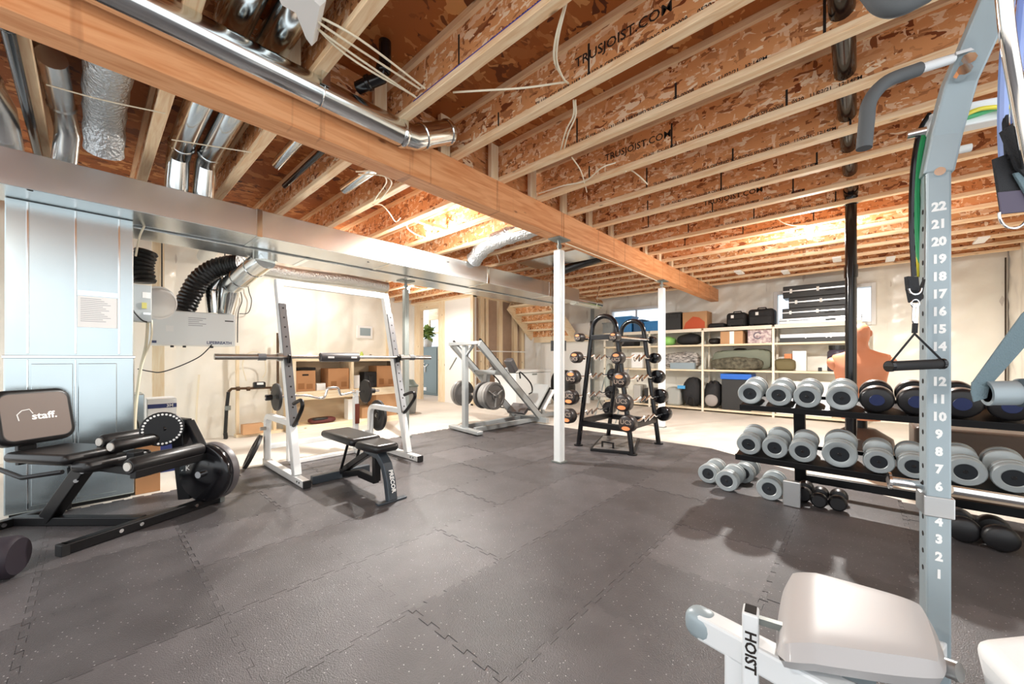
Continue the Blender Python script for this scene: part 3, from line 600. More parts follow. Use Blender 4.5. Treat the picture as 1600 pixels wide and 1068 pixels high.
# barbell on the hooks
zb_ = 1.115; xbr = rk_up(zb_)+0.072
bbl = thing('barbell', 'long steel barbell with black neck pad resting on the squat rack hooks', 'barbell', (xbr, (yL+yR)/2, zb_))
y0, y1 = P(335, 545, X=xbr)[1], P(672, 546, X=xbr)[1]; cl, cr = yL-0.07, yR+0.05
B().cyl((xbr, cl, zb_), (xbr, cr, zb_), 0.0145, n=14).build('shaft', 'bar_steel', bbl)
for a, e in ((y0, cl), (cr, y1)):
    sl = B().cyl((xbr, a, zb_), (xbr, e, zb_), 0.0255, n=16).build('sleeve', 'bar_steel', bbl)
    q = e if a == y0 else a; B().cyl((xbr, q-0.02, zb_), (xbr, q+0.02, zb_), 0.037, n=16).build('collar', 'bar_steel', sl)
    k = q-0.14 if a == y0 else q+0.14; B().cyl((xbr, k-0.03, zb_), (xbr, k+0.03, zb_), 0.031, n=16).build('clamp', 'insert_grey', sl)
a, e = P(499, 545, X=xbr)[1], P(561, 545, X=xbr)[1]
pd = B().lathe([(0.02, 0), (0.043, 0.008), (0.046, 0.03), (0.046, e-a-0.03), (0.043, e-a-0.008), (0.02, e-a)], (xbr, a, zb_), Y3, 20).build('neck_pad', 'pad_grey', bbl)
for q in (0.16, 0.74): B().box((xbr+0.0455, a+(e-a)*q+0.03, zb_), (0.002, 0.06, 0.018)).build('label', 'paper', pd)
# weight plates
def plate(name, label, c, ax, r, w, m='iron', hub=True, group=None):
    t = thing(name, label, 'weight plate', tuple(c), group=group); c = Vector(c)
    B().lathe([(0.027, -w/2), (r*0.30, -w/2), (r*0.34, -w*0.2), (r*0.78, -w*0.2), (r*0.84, -w/2), (r*0.98, -w/2), (r, -w*0.4), (r, w*0.4), (r*0.98, w/2), (r*0.84, w/2), (r*0.78, w*0.2), (r*0.34, w*0.2), (r*0.30, w/2), (0.027, w/2), (0.027, -w/2)], c, ax, 36).build('disc', m, t)
    if hub: B().lathe([(0.026, -w/2-0.002), (r*0.16, -w/2-0.002), (r*0.16, w/2+0.002), (0.026, w/2+0.002), (0.026, -w/2-0.002)], c, ax, 20).build('hub', 'bar_steel', t)
    return t
c = P(401, 700, X=-4.50); r = 0.17
ax = Vector((0.22, 0.88, -0.42)).normalized(); cz = Vector((-4.47, yL-0.135, 0))
hgt = r*math.sqrt(1-ax.z**2)+0.018*abs(ax.z); cz[2] = ZT+hgt+0.002
plate('weight_plate', 'black weight plate leaning on the left rear of the squat rack', cz, ax, r, 0.035)
plate('weight_plate', 'black weight plate hanging low on the right rear of the rack', (xb+0.10, yR+0.062, 0.40), Y3, 0.19, 0.035)
# curl bar with plates, held on a small white stand behind the rack
xe, ze = -4.35, 0.715; ya, yb2 = P(413, 640, X=xe)[1], P(592, 622, X=xe)[1]
ez = thing('curl_bar', 'chrome zigzag curl bar with a small black plate at each end', 'barbell', (xe, 1.6, ze))
yp0, yp1 = P(432, 635, X=xe)[1], P(571, 624, X=xe)[1]; m0 = P(505, 620, X=xe)[1]; m1 = P(530, 620, X=xe)[1]
L_ = yp1-yp0
pts = [(xe, yp0-0.02, ze), (xe, yp0+0.26*L_, ze), (xe, yp0+0.44*L_, ze-0.04), (xe, yp0+0.50*L_, ze-0.03), (xe, yp0+0.53*L_, ze+0.05), (xe, yp0+0.56*L_, ze+0.065), (xe, yp0+0.63*L_, ze+0.065), (xe, yp0+0.66*L_, ze+0.05), (xe, yp0+0.68*L_, ze-0.015), (xe, yp0+0.72*L_, ze-0.02), (xe, yp0+0.86*L_, ze), (xe, yp1+0.02, ze)]
B().tube(spline(pts, 4), 0.0135, 10).build('shaft', 'chrome', ez)
for a, e in ((ya, yp0-0.015), (yp1+0.015, yb2)):
    sl = B().cyl((xe, a, ze), (xe, e, ze), 0.0145, n=12).build('sleeve', 'chrome', ez); q = (a+e)/2
    B().cyl((xe, q-0.035, ze), (xe, q+0.02, ze), 0.03, n=14).build('screw_collar', 'black_metal', sl)
for yp in (yp0, yp1): B().lathe([(0.0145, -0.016), (0.05, -0.018), (0.12, -0.012), (0.135, -0.014), (0.14, 0), (0.135, 0.014), (0.12, 0.012), (0.05, 0.018), (0.0145, 0.016)], (xe, yp, ze), Y3, 32).build('weight_plate', 'iron', ez)
st = thing('curl_stand', 'slim white stand with dark red pad holding up the curl bar', 'stand', (xe-0.0, 1.8, 0))
for yy in (yp0+0.12, yp1-0.12): 
    B().bb(xe-0.03, yy-0.025, 0.05, xe+0.03, yy+0.025, ze-0.05).build('post', 'rack_white', st, bevel=0.004)
    B().poly_bar([(xe-0.05, yy, ze+0.02), (xe-0.04, yy, ze-0.034), (xe+0.04, yy, ze-0.034), (xe+0.05, yy, ze+0.02)], 0.04, 0.012, Y3).build('cradle', 'rack_white', st)
B().bb(xe-0.03, yp0+0.12, ZT+0.002, xe+0.03, yp1-0.12, 0.05).build('base_bar', 'rack_white', st, bevel=0.004); B().bb(xe-0.2, yp1-0.15, ZT+0.002, xe+0.2, yp1-0.09, 0.05).build('foot_bar', 'rack_white', st, bevel=0.004)
B().bb(xe+0.032, yp1-0.145, 0.35, xe+0.05, yp1-0.095, 0.58).build('pad', mat('red_brown', '7a3520', 0.5), st, bevel=0.006)
# adjustable bench
bn = thing('weight_bench', 'black padded adjustable bench with dark slate frame inside the rack', 'bench', (-3.6, 1.75, ZT))
mat('slate', '4b5259', 0.35, 0.4); ZB = 0.44
bc = lambda x, y, z=ZB: P(x, y, z=z)
d_ = (bc(598, 690)-bc(520, 668)); d_.z = 0; d_.normalize(); n_ = Vector((-d_.y, d_.x, 0))
def pad(bd_name, c0, c1, w0, w1, th, z, m, par, bev=0.03):
    "tapering cushion from c0 to c1"
    poly = [c0-n_*w0/2, c1-n_*w1/2, c1+n_*w1/2, c0+n_*w0/2]
    return B().prism([(0, 0), (1, 0), (2, 0), (3, 0)], (0, 0, 0), X3, Y3, Z3).build('x', m) if False else _pad(bd_name, poly, th, z, m, par, bev)
def _pad(name, poly, th, z, m, par, bev):
    b_ = B(); v = [Vector((p.x, p.y, z-th)) for p in poly]+[Vector((p.x, p.y, z)) for p in poly]
    b_.add(v, [(3, 2, 1, 0), (4, 5, 6, 7), (0, 1, 5, 4), (1, 2, 6, 5), (2, 3, 7, 6), (3, 0, 4, 7)])
    return b_.build(name, m, par, bevel=bev, seg=4)
s0 = bc(593, 690); s0.z = 0; s0 = s0; e0 = bc(520, 668); e0.z = 0
jn = s0-d_*0.20
pad('seat_pad', s0-d_*0.17, s0+d_*0.13, 0.26, 0.20, 0.065, ZB, 'black_vinyl', bn); pad('back_pad', jn-d_*0.62, jn-d_*0.01, 0.27, 0.27, 0.065, ZB+0.01, 'black_vinyl', bn)
def at_(f, z, s=0.0): q = s0+d_*f+n_*s; return Vector((q.x, q.y, z))
B().poly_bar([at_(-0.20, 0.36), at_(0.02, 0.34), at_(0.10, 0.28), at_(0.15, 0.17), at_(0.18, ZT+0.01)], 0.075, 0.055, (0, 0, 1)).build('front_leg', 'slate', bn, bevel=0.006)
B().bb(0, 0, 0, 0.001, 0.001, 0.001) if False else None
lf = B().box(at_(0.18, ZT+0.008), (0.05, 0.24, 0.014), Matrix.Rotation(math.atan2(d_.y, d_.x), 3, 'Z')).build('front_foot', 'slate', bn, bevel=0.003)
text('lettering', 'PRECOR', 0.045, at_(0.190, 0.17)+Vector((0.0, 0.0, 0.0)), (-Z3*0.95+d_*0.30), n_, 'white', bn, bold=0.0015)
B().bar(at_(-0.15, 0.335), at_(-0.66, ZT+0.07), 0.06, 0.05).build('rear_strut', 'black_metal', bn, bevel=0.005)
B().box(at_(-0.68, ZT+0.04), (0.055, 0.52, 0.07), Matrix.Rotation(math.atan2(d_.y, d_.x), 3, 'Z')).build('rear_foot', 'slate', bn, bevel=0.006)
B().bar(at_(-0.30, 0.14, 0.0), at_(-0.62, ZT+0.05, 0.0), 0.05, 0.05).build('lower_strut', 'black_metal', bn, bevel=0.005)
B().bar(at_(-0.05, 0.13), at_(-0.32, 0.13), 0.05, 0.06).build('ladder_block', 'black_metal', bn, bevel=0.004)
B().bar(at_(-0.05, 0.33), at_(-0.05, 0.12), 0.05, 0.05, X3).build('ladder_post', 'black_metal', bn, bevel=0.004)
for s_ in (-0.06, 0.06): B().tube([at_(-0.42, ZB-0.06, s_), at_(-0.55, 0.14, s_)], 0.012, 8).build('support_rod', 'black_metal', bn)
B().bar(at_(-0.80, 0.37), at_(-0.15, 0.365), 0.08, 0.03).build('back_rail', 'black_metal', bn, bevel=0.003)
# ------------------------------------------------------------------ timber storage unit at the left wall and its contents
sx0, sx1 = -6.58, -6.15; a, e = P(458, 560, X=sx1)[1], P(626, 560, X=sx1)[1]
zt = P(500, 560, X=sx1)[2]; zm0, zm1 = P(470, 625, X=sx1)[2], P(470, 612, X=sx1)[2]; zl = 0.10
su = thing('wooden_shelf_unit', 'wide pale wooden shelf unit behind the squat rack on the left wall', 'shelf unit', (-6.35, (a+e)/2, 0))
B().bb(sx0, a, zt-0.04, sx1, e, zt).build('top_board', 'stud_y', su); B().bb(sx0, a, 0, sx1, a+0.04, zt-0.04).build('side_board', 'stud', su); B().bb(sx0, e-0.03, 0, sx1, e, zt-0.04).build('side_board', mat('weathered', 'b79f86', 0.8, var=0.2, vscale=4), su)
B().bb(sx0, a+0.04, zm0, sx1+0.01, e-0.03, zm1).build('shelf', 'stud_y', su); B().bb(sx0, a+0.04, 0.0, sx1+0.01, e-0.03, zl).build('bottom_shelf', 'stud_y', su)
ym = P(551, 580, X=sx1)[1]; B().bb(sx0, ym-0.02, zm1, sx1, ym+0.02, zt-0.04).build('divider', 'stud', su)
B().bb(sx0-0.006, a+0.02, 0.05, sx0, e-0.02, zt-0.03).build('back_panel', mat('ply', 'd9c3a4', 0.7, var=0.12, vscale=3, stretch=(1, 1, 6)), su)
def carton(name, label, x0, x1, X, zb, h, dep=0.3, m='cardboard', seal=True, hole=False, print_=True):
    y0, y1 = P(x0, 560, X=X)[1], P(x1, 560, X=X)[1]
    t = thing(name, label, 'box', (X-dep/2, (y0+y1)/2, zb), group=None)
    B().bb(X-dep, y0, zb+0.001, X, y1, zb+h).build('carton', m, t, bevel=0.004)
    B().bb(X-dep, (y0+y1)/2-0.025, zb+h-0.001, X+0.0008, (y0+y1)/2+0.025, zb+h+0.001).build('tape', mat('tape', 'caa57c', 0.35), t)
    if hole: B().bb(X-0.001, (y0+y1)/2-0.045, zb+h*0.76, X+0.0012, (y0+y1)/2+0.045, zb+h*0.84).build('hand_hole', 'dark_gap', t)
    if print_:
        B().bb(X, y0+0.04, zb+h*0.12, X+0.001, y0+0.13, zb+h*0.4).build('print_block', mat('print_brown', '97683f', 0.8), t); B().bb(X, y1-0.13, zb+h*0.12, X+0.001, y1-0.04, zb+h*0.36).build('print_block', 'print_brown', t)
    return t
hz_ = P(480, 579, X=-6.2)[2]-zm1
carton('cardboard_box', 'brown cardboard box with hand hole on the upper left of wooden shelf', 461, 493, -6.2, zm1, hz_, hole=True)
carton('cardboard_box', 'brown cardboard box with green stain in the middle of wooden shelf', 513, 545.5, -6.2, zm1, hz_+0.03, m='cardboard')
bx_y = P(545, 590, X=-6.2)[1]
carton('cardboard_box', 'brown cardboard box at the upper right of the wooden shelf', 589, 617, -6.2, zm1, hz_+0.06)
carton('cardboard_box', 'large brown cardboard box at the lower right of wooden shelf', 588, 620, -6.18, zl, 0.40, m='cardboard2'); carton('cardboard_box', 'small brown cardboard box low on the wooden shelf behind the curl bar plate', 566, 585, -6.2, zl, 0.18, m='cardboard2', print_=False)
carton('carton_white', 'small flat white carton between the two boxes on wooden shelf', 495, 509, -6.22, zm1, 0.11, 0.2, 'white', print_=False)
carton('carton_white', 'small white carton right of the divider on wooden shelf', 553, 562, -6.22, zm1, 0.22, 0.15, 'white', print_=False)
carton('carton_white', 'tall white carton on the lower shelf below the curl bar', 544, 553, -6.22, zl, 0.34, 0.15, 'white', print_=False)
p = P(577, 595, X=-6.25); solo(B().box((-6.3, p[1], zm1+0.14), (0.2, 0.22, 0.26)).box((-6.19, p[1], zm1+0.16), (0.02, 0.08, 0.1)), 'speaker_box', 'black_rubber', 'dark boxy speaker on the right of the wooden shelf', 'speaker', (-6.3, p[1], zm1), bevel=0.02, seg=3)
p = P(473, 577, X=-6.3); solo(B().tube(spline([(-6.3, p[1]-0.16, zm1+hz_+0.025), (-6.28, p[1], zm1+hz_+0.032), (-6.3, p[1]+0.18, zm1+hz_+0.025)], 6), 0.022, 8), 'folded_umbrella', 'black_rubber', 'black folded umbrella lying on the upper left cardboard box', 'umbrella', (-6.3, p[1], zm1+hz_))
yy = P(505, 655, X=-6.2)[1]
t = thing('tool_pouch', 'dark red and black tool roll on the lower wooden shelf', 'tool pouch', (-6.25, yy, zl)); B().ell((-6.25, yy, zl+0.045), (0.1, 0.2, 0.045), e=0.6).build('pouch', mat('maroon', '5a2420', 0.6), t); B().ell((-6.2, yy-0.05, zl+0.075), (0.06, 0.12, 0.02), e=0.6).build('flap', 'black_vinyl', t)
for k, (x, w, h, col, lab, cat) in enumerate(((498, 0.12, 0.03, '3a3a38', 'small dark tool on top of the wooden shelf, leftmost', 'tool'), (512, 0.16, 0.025, '8d8a80', 'grey hand tool lying on top of the wooden shelf', 'tool'), (540, 0.14, 0.03, '55504a', 'dark clamp lying on top of the wooden shelf', 'tool'), (554, 0.08, 0.05, 'b8232c', 'small red roll on top of the wooden shelf', 'tape roll'), (565, 0.06, 0.12, 'c6d964', 'lime green bottle on top of the wooden shelf', 'bottle'), (579, 0.06, 0.08, 'a89a8a', 'small beige tin on top of the wooden shelf', 'tin'), (594, 0.07, 0.05, 'f0efe9', 'small white pot at the right of wooden shelf top', 'pot'))):
    y = P(x, 555, X=-6.35)[1]; m = mat('obj_'+col, col, 0.5)
    if cat in ('tool',): b_ = B().box((-6.35, y, zt+h/2), (0.05, w, h)).cyl((-6.35, y-w*0.9, zt+0.014), (-6.33, y-w*0.4, zt+0.014), 0.013, n=8)
    else: b_ = B().lathe([(0, 0), (w/2, 0), (w/2, h*0.7), (w*0.3, h*0.85), (w*0.25, h), (0, h)], (-6.35, y, zt+0.0005), n=14)
    solo(b_, cat.replace(' ', '_'), m, lab, cat, (-6.35, y, zt))
# wall control panel, trash can
a, e = P(558, 508, X=-6.62), P(582, 529, X=-6.62)
t = thing('control_panel', 'small white control panel with grey display on the plastic covered wall', 'panel', (-6.63, (a[1]+e[1])/2, e[2])); B().bb(-6.66, a[1], e[2], -6.615, e[1], a[2]).build('casing', 'white', t, bevel=0.006); B().bb(-6.616, a[1]+0.05, e[2]+0.05, -6.612, e[1]-0.04, a[2]-0.04).build('display', mat('lcd', '8fa0a6', 0.2), t)
p = P(637, 645, z=0)
t = thing('trash_can', 'grey swing-top trash can behind the steel post near doorway', 'trash can', (p[0], p[1], 0))
B().lathe([(0, 0), (0.15, 0), (0.16, 0.02), (0.2, 0.52), (0.2, 0.54), (0, 0.54)], (p[0], p[1], 0.0), n=24).build('bin', mat('can_grey', '8b8d8a', 0.4), t); B().lathe([(0.215, 0.54), (0.215, 0.565), (0.17, 0.6), (0.12, 0.68), (0.0, 0.7)], (p[0], p[1], 0.0), n=24).build('lid', mat('can_lid', '63706a', 0.4), t)
# ------------------------------------------------------------------ black leg machine on the left
O_ = Vector((-3.87, 0.0, 0)); f_ = Vector((0.834, 0.552, 0)); s_ = Vector((-0.552, 0.834, 0))
def Lm(f, s, z): return O_+f_*f+s_*s+Z3*z
RL = Matrix((f_, s_, Z3)).transposed()
def lbox(f0, f1, s0, s1, z0, z1, b_=None): return (b_ or B()).box(Lm((f0+f1)/2, (s0+s1)/2, (z0+z1)/2), (f1-f0, s1-s0, z1-z0), RL)
lg = thing('leg_extension_machine', 'black leg extension machine with padded seat, foam rollers and weight plate', 'exercise machine', tuple(Lm(0, 0, ZM)), math.atan2(f_.y, f_.x))
cb = B().bar(Lm(0.45, -0.42, ZM+0.032), Lm(0.58, 0.42, ZM+0.032), 0.055, 0.06).build('front_foot', 'black_metal', lg, bevel=0.006)
for k in (0.28, 0.40, 0.78): q = Lm(0.45, -0.42, ZM+0.036).lerp(Lm(0.58, 0.42, ZM+0.036), k); B().cyl(q+f_*0.026, q+f_*0.033, 0.012, n=10).build('bolt', 'chrome', cb)
B().bar(Lm(0.448, -0.435, ZM+0.03), Lm(0.452, -0.40, ZM+0.03), 0.062, 0.064).build('foot_cap', 'black_rubber', cb, bevel=0.004)
B().bar(Lm(0.578, 0.40, ZM+0.03), Lm(0.582, 0.435, ZM+0.03), 0.062, 0.064).build('foot_cap', 'steel_grey', cb, bevel=0.004)
B().bar(Lm(-0.36, -0.15, ZM+0.03), Lm(0.46, -0.02, ZM+0.03), 0.055, 0.055).build('base_rail', 'black_metal', lg, bevel=0.006)
rf = B().bar(Lm(-0.36, -0.36, ZM+0.028), Lm(-0.36, 0.12, ZM+0.028), 0.055, 0.05).build('rear_foot', 'black_metal', lg, bevel=0.006)
B().cyl(Lm(-0.332, -0.22, ZM+0.03), Lm(-0.325, -0.22, ZM+0.03), 0.013, n=10).build('bolt', 'chrome', rf)
sp = B().bar(Lm(-0.16, -0.11, ZM+0.04), Lm(0.17, -0.12, 0.43), 0.065, 0.085).build('seat_post', 'black_metal', lg, bevel=0.006)
for k in (0.72, 0.88): q = Lm(-0.16, -0.11, ZM+0.04).lerp(Lm(0.17, -0.12, 0.43), k)+f_*0.045-s_*0.034; B().cyl(q, q+f_*0.006-s_*0.003, 0.012, n=10).build('bolt', 'chrome', sp)
B().bar(Lm(-0.02, -0.1, 0.36), Lm(0.30, 0.30, 0.40), 0.06, 0.06).build('cross_beam', 'black_metal', lg, bevel=0.005)
B().bar(Lm(-0.30, -0.10, 0.425), Lm(0.26, -0.10, 0.425), 0.06, 0.04).build('seat_rail', 'black_metal', lg, bevel=0.005)
_v = B(); lbox(-0.26, 0.22, -0.27, 0.06, 0.45, 0.515, _v); _v.build('seat_pad', 'black_vinyl', lg, bevel=0.03, seg=4)
_v = B(); lbox(0.20, 0.34, -0.24, 0.14, 0.40, 0.47, _v); _v.build('front_pad', 'black_vinyl', lg, bevel=0.03, seg=4)
tilt = Matrix.Rotation(-0.20, 3, 'Y'); RB = RL @ tilt
bp = rpad(Lm(-0.335, -0.09, 0.712), RB, 0.10, 0.39, 0.36, 0.075).build('back_pad', 'black_vinyl', lg, bevel=0.028, seg=4)
nb = RB @ X3; eb = RB @ Y3; ub = RB @ Z3
rpad(Lm(-0.335, -0.09, 0.712)+nb*0.0485, RB, 0.005, 0.33, 0.30, 0.05).build('pad_face', mat('vinyl_brown', '6d5f57', 0.45), bp, bevel=0.0018)
lc = Lm(-0.335, -0.09, 0.707)+nb*0.0515
text('lettering', 'staff.', 0.062, lc+eb*0.035-ub*0.0, eb, ub, 'white', bp, bold=0.0016, sx=1.1)
B().tube([lc-eb*0.08+ub*0.0+nb*0.001+q for q in (ub*-0.02-eb*0.01, ub*0.02-eb*0.015, ub*0.045+eb*0.01, ub*0.05+eb*0.045, ub*0.02+eb*0.06)], 0.003, 6).build('emblem', 'white', bp)
B().bar(Lm(-0.36, -0.10, 0.40), Lm(-0.37, -0.10, 0.66), 0.09, 0.03, f_).build('back_bracket', 'black_metal', lg, bevel=0.004)
q = Lm(-0.30, -0.17, 0.48); B().cyl(q, q+f_*0.03, 0.025, n=14).build('adjuster_knob', 'steel_grey', lg)
for k in (-0.30, 0.10): B().tube([Lm(-0.28, k, 0.44), Lm(0.05, k-0.05, 0.40), Lm(0.26, k, 0.43)], 0.013, 8).build('hand_rail', 'black_metal', lg)
def roller(f, s0, s1, z, r, cap0='white'):
    o = B().lathe([(0.012, 0), (r*0.8, 0.0), (r, 0.02), (r, s1-s0-0.02), (r*0.8, s1-s0), (0.012, s1-s0)], Lm(f, s0, z), s_, 20).build('foam_roller', 'black_vinyl', lg)
    B().cyl(Lm(f, s0-0.008, z), Lm(f, s0+0.002, z), 0.026, n=14).build('roller_cap', mat('cap_white', 'c9c4bc', 0.4), o)
roller(0.60, -0.21, 0.25, 0.45, 0.05); roller(0.13, -0.03, 0.36, 0.545, 0.046); roller(0.32, -0.10, 0.20, 0.535, 0.042)
lv = B().bar(Lm(0.60, 0.26, 0.45), Lm(0.40, 0.34, 0.62), 0.05, 0.06).build('lever_arm', 'black_metal', lg, bevel=0.005)
B().bar(Lm(0.62, -0.20, 0.40), Lm(0.62, 0.30, 0.40), 0.045, 0.05).build('roller_beam', 'black_metal', lg, bevel=0.004)
B().bar(Lm(0.45, -0.06, 0.36), Lm(0.45, -0.06, 0.50), 0.06, 0.06, f_).build('roller_bracket', 'black_metal', lg, bevel=0.004)
B().bar(Lm(0.12, -0.06, 0.40), Lm(0.55, -0.06, 0.375), 0.05, 0.055).build('front_beam', 'black_metal', lg, bevel=0.004)
up = B().bar(Lm(0.44, 0.30, ZM+0.06), Lm(0.37, 0.30, 0.60), 0.08, 0.10, f_).build('upright', 'black_metal', lg, bevel=0.006)
for z in (0.30, 0.38): q = Lm(0.50, 0.29, z); B().cyl(q+f_*0.0, q+f_*0.016-s_*0.006, 0.013, n=10).build('bolt', 'chrome', up)
B().bar(Lm(0.40, 0.33, 0.62), Lm(0.15, 0.40, 0.62), 0.05, 0.06).build('top_bar', 'black_metal', lg, bevel=0.004)
# range-of-motion disc with a ring of holes
dc = Lm(0.36, 0.18, 0.60); dn = (Vector((0.95, -0.1, 0.05))).normalized(); _, de, du = frame_of(dn)
dd = B().lathe([(0, 0.01), (0.115, 0.01), (0.12, 0.005), (0.12, -0.005), (0.115, -0.01), (0, -0.01)], dc, dn, 32).build('range_disc', 'black_metal', lg)
for k in range(26):
    a = 2*math.pi*(k-1.5)/30; c = dc+dn*0.0105+(de*math.cos(a)+du*math.sin(a))*0.103
    B().cyl(c-dn*0.001, c+dn*0.0015, 0.0075, n=8).build('index_hole', 'white', dd)
B().cyl(dc, dc+s_*0.16+f_*0.03, 0.02, n=12).build('disc_axle', 'black_metal', lg)
q = Lm(0.60, 0.285, 0.27)
wp = B().lathe([(0.02, -0.03), (0.19, -0.03), (0.205, -0.02), (0.21, 0.0), (0.205, 0.02), (0.19, 0.03), (0.02, 0.03)], q, s_, 40).build('weight_plate', 'black_gloss', lg)
B().lathe([(0.195, 0.028), (0.205, 0.03), (0.21, 0.05), (0.21, 0.075), (0.2, 0.08), (0.02, 0.08)], q, s_, 40).build('rear_plate', mat('rim_grey', '5a5556', 0.4), wp)
B().cyl(q-s_*0.06, q+s_*0.1, 0.024, n=14).build('plate_horn', 'chrome', lg)
text('lettering', '- K', 0.05, Lm(0.585, 0.15, 0.335), s_, Z3, 'white', lg)
q = Lm(0.626, 0.2, 0.34)
solo(B().lathe([(0, 0), (0.085, 0), (0.1, 0.02), (0.1, 0.43), (0.085, 0.45), (0, 0.45)], P(30, 868, z=ZM+0.102)+Vector((0, 0, 0)), P(-200, 900, z=ZM+0.102)-P(30, 868, z=ZM+0.102), 24), 'foam_roller', mat('foam_dark', '241c26', 0.6), 'dark foam roller on the mat at the left edge of the photo', 'foam roller', tuple(P(20, 885, z=ZM)))
# ------------------------------------------------------------------ leg press
mat('lp_white', 'a3a7a8', 0.35, 0.3)
lp = thing('leg_press_machine', 'white angled leg press machine with loaded grey plates near the stairs', 'exercise machine', (-4.35, 4.5, ZM))
FX, FY, TZ = -4.36, 3.77, 1.33
B().poly_bar([(-4.72, 3.80, ZM+0.04), (-3.96, 3.70, ZM+0.04)], 0.11, 0.05).build('front_foot', 'lp_white', lp, bevel=0.008)
B().bar((FX, FY, ZM+0.06), (FX, FY, TZ-0.03), 0.075, 0.075, X3).build('front_post', 'lp_white', lp, bevel=0.006)
B().bar((-4.74, 3.80, TZ), (-3.99, 3.70, TZ), 0.08, 0.05).build('top_crossbar', 'lp_white', lp, bevel=0.006)
for sg in (-1, 1): B().bar((FX+0.02*sg, FY, TZ-0.18), (FX+0.18*sg, FY, TZ-0.03), 0.04, 0.03).build('gusset', 'lp_white', lp, bevel=0.003)
tops = (Vector((-4.70, 3.80, TZ)), Vector((-4.01, 3.72, TZ))); bots = (Vector((-4.62, 5.15, 0.10)), Vector((-4.06, 5.20, 0.10)))
for a, e in zip(tops, bots):
    rl = B().bar(a, e, 0.05, 0.10).build('slide_rail', 'lp_white', lp, bevel=0.005)
    B().bar(a+Vector((0, 0.02, 0.055)), e+Vector((0, 0.02, 0.055)), 0.03, 0.02).build('rail_strip', 'black_metal', rl)
for x in (-4.50, -4.18): B().bar((x, 3.80, ZM+0.045), (x, 5.3, ZM+0.045), 0.06, 0.07).build('base_rail', 'lp_white', lp, bevel=0.005)
B().bar((-4.75, 5.2, ZM+0.05), (-3.9, 5.2, ZM+0.05), 0.08, 0.08).build('rear_foot', 'lp_white', lp, bevel=0.006)
B().bar((-4.34, 5.2, ZM+0.05), (-4.34, 5.95, ZM+0.05), 0.08, 0.07).build('tail_rail', 'lp_white', lp, bevel=0.005)
B().bar((-4.6, 5.95, ZM+0.04), (-4.0, 5.95, ZM+0.04), 0.07, 0.06).build('tail_foot', 'lp_white', lp, bevel=0.005)
rd = (bots[0]-tops[0]).normalized(); rn = Vector((0, -rd.z, rd.y)).normalized()
def onrail(k): return ((tops[0]+tops[1])/2).lerp((bots[0]+bots[1])/2, k)
c = onrail(0.36); sl = B().bar(c+Vector((-0.30, 0, 0)), c+Vector((0.30, 0, 0)), 0.10, 0.07).build('sled', 'lp_white', lp, bevel=0.006)
B().bar(c+Vector((-0.05, 0, 0.0)), c+Vector((-0.05, -0.06, -0.33)), 0.09, 0.07, X3).build('plate_hanger', 'lp_white', lp, bevel=0.005)
hz2 = Vector((0, 3.93, 0.565))
B().cyl((-4.78, hz2.y, hz2.z), (-3.80, hz2.y, hz2.z), 0.024, n=14).build('plate_horn', 'chrome', lp)
mat('plate_grey', '8d8b88', 0.45, 0.3); mat('plate_dark', '5d5a58', 0.45, 0.3)
for x, r, m in ((-3.90, 0.20, 'plate_dark'), (-3.95, 0.20, 'plate_grey'), (-4.0, 0.20, 'plate_grey'), (-4.06, 0.18, 'plate_grey'), (-4.13, 0.20, 'plate_dark'), (-4.58, 0.20, 'plate_dark'), (-4.64, 0.20, 'plate_grey')):
    w = 0.045; B().lathe([(0.025, -w/2), (r*0.3, -w/2), (r*0.33, -w*0.2), (r*0.8, -w*0.2), (r*0.85, -w/2), (r*0.98, -w/2), (r, 0), (r*0.98, w/2), (r*0.85, w/2), (r*0.8, w*0.2), (r*0.33, w*0.2), (r*0.3, w/2), (0.025, w/2)], (x, hz2.y, hz2.z), X3, 36).build('weight_plate', m, lp)
    if x == -3.90:
        for k in range(3): a = 2*math.pi*k/3+0.5; B().bar(Vector((x+0.012, hz2.y, hz2.z)), Vector((x+0.012, hz2.y+math.cos(a)*0.16, hz2.z+math.sin(a)*0.16)), 0.016, 0.03, X3).build('plate_spoke', 'plate_grey', lp)
for sg, px_ in ((-1, 0), (1, 0)):
    c2 = onrail(0.50)+Vector((0.17*sg, 0.12, 0.28)); B().box(c2, (0.15, 0.10, 0.24), (0.6, 0, 0)).build('shoulder_pad', 'pad_grey', lp, bevel=0.02, seg=3)
    B().bar(c2+Vector((0, -0.10, -0.05)), onrail(0.42)+Vector((0.17*sg, 0, 0.05)), 0.05, 0.05).build('pad_arm', 'lp_white', lp, bevel=0.004)
    hb = onrail(0.52)+Vector((0.36*sg, 0.1, 0.1)); B().tube(spline([hb, hb+Vector((0, 0.0, 0.10)), hb+Vector((0, 0.25, -0.08)), hb+Vector((0, 0.3, -0.22)), hb+Vector((0, 0.22, -0.26))], 5), 0.012, 8).build('safety_handle', 'black_metal', lp)
B().box((-4.37, 5.0, 0.24), (0.40, 0.05, 0.22), (-0.9, 0, 0)).build('foot_plate', 'insert_grey', lp, bevel=0.008)
B().box((-4.36, 5.46, 0.42), (0.34, 0.08, 0.56), (-0.75, 0, 0)).build('back_pad', mat('pad_pale', 'a9acab', 0.45), lp, bevel=0.035, seg=4)
B().box((-4.36, 5.51, 0.375), (0.32, 0.03, 0.54), (-0.75, 0, 0)).build('pad_board', 'black_metal', lp, bevel=0.004)
B().box((-4.36, 5.62, 0.36), (0.40, 0.03, 0.46), (-0.75, 0, 0)).build('rear_panel', 'rack_white', lp, bevel=0.01)
B().bar((-4.36, 5.66, 0.06), (-4.36, 5.66, 0.33), 0.07, 0.05, X3).build('pad_support', 'lp_white', lp, bevel=0.004)
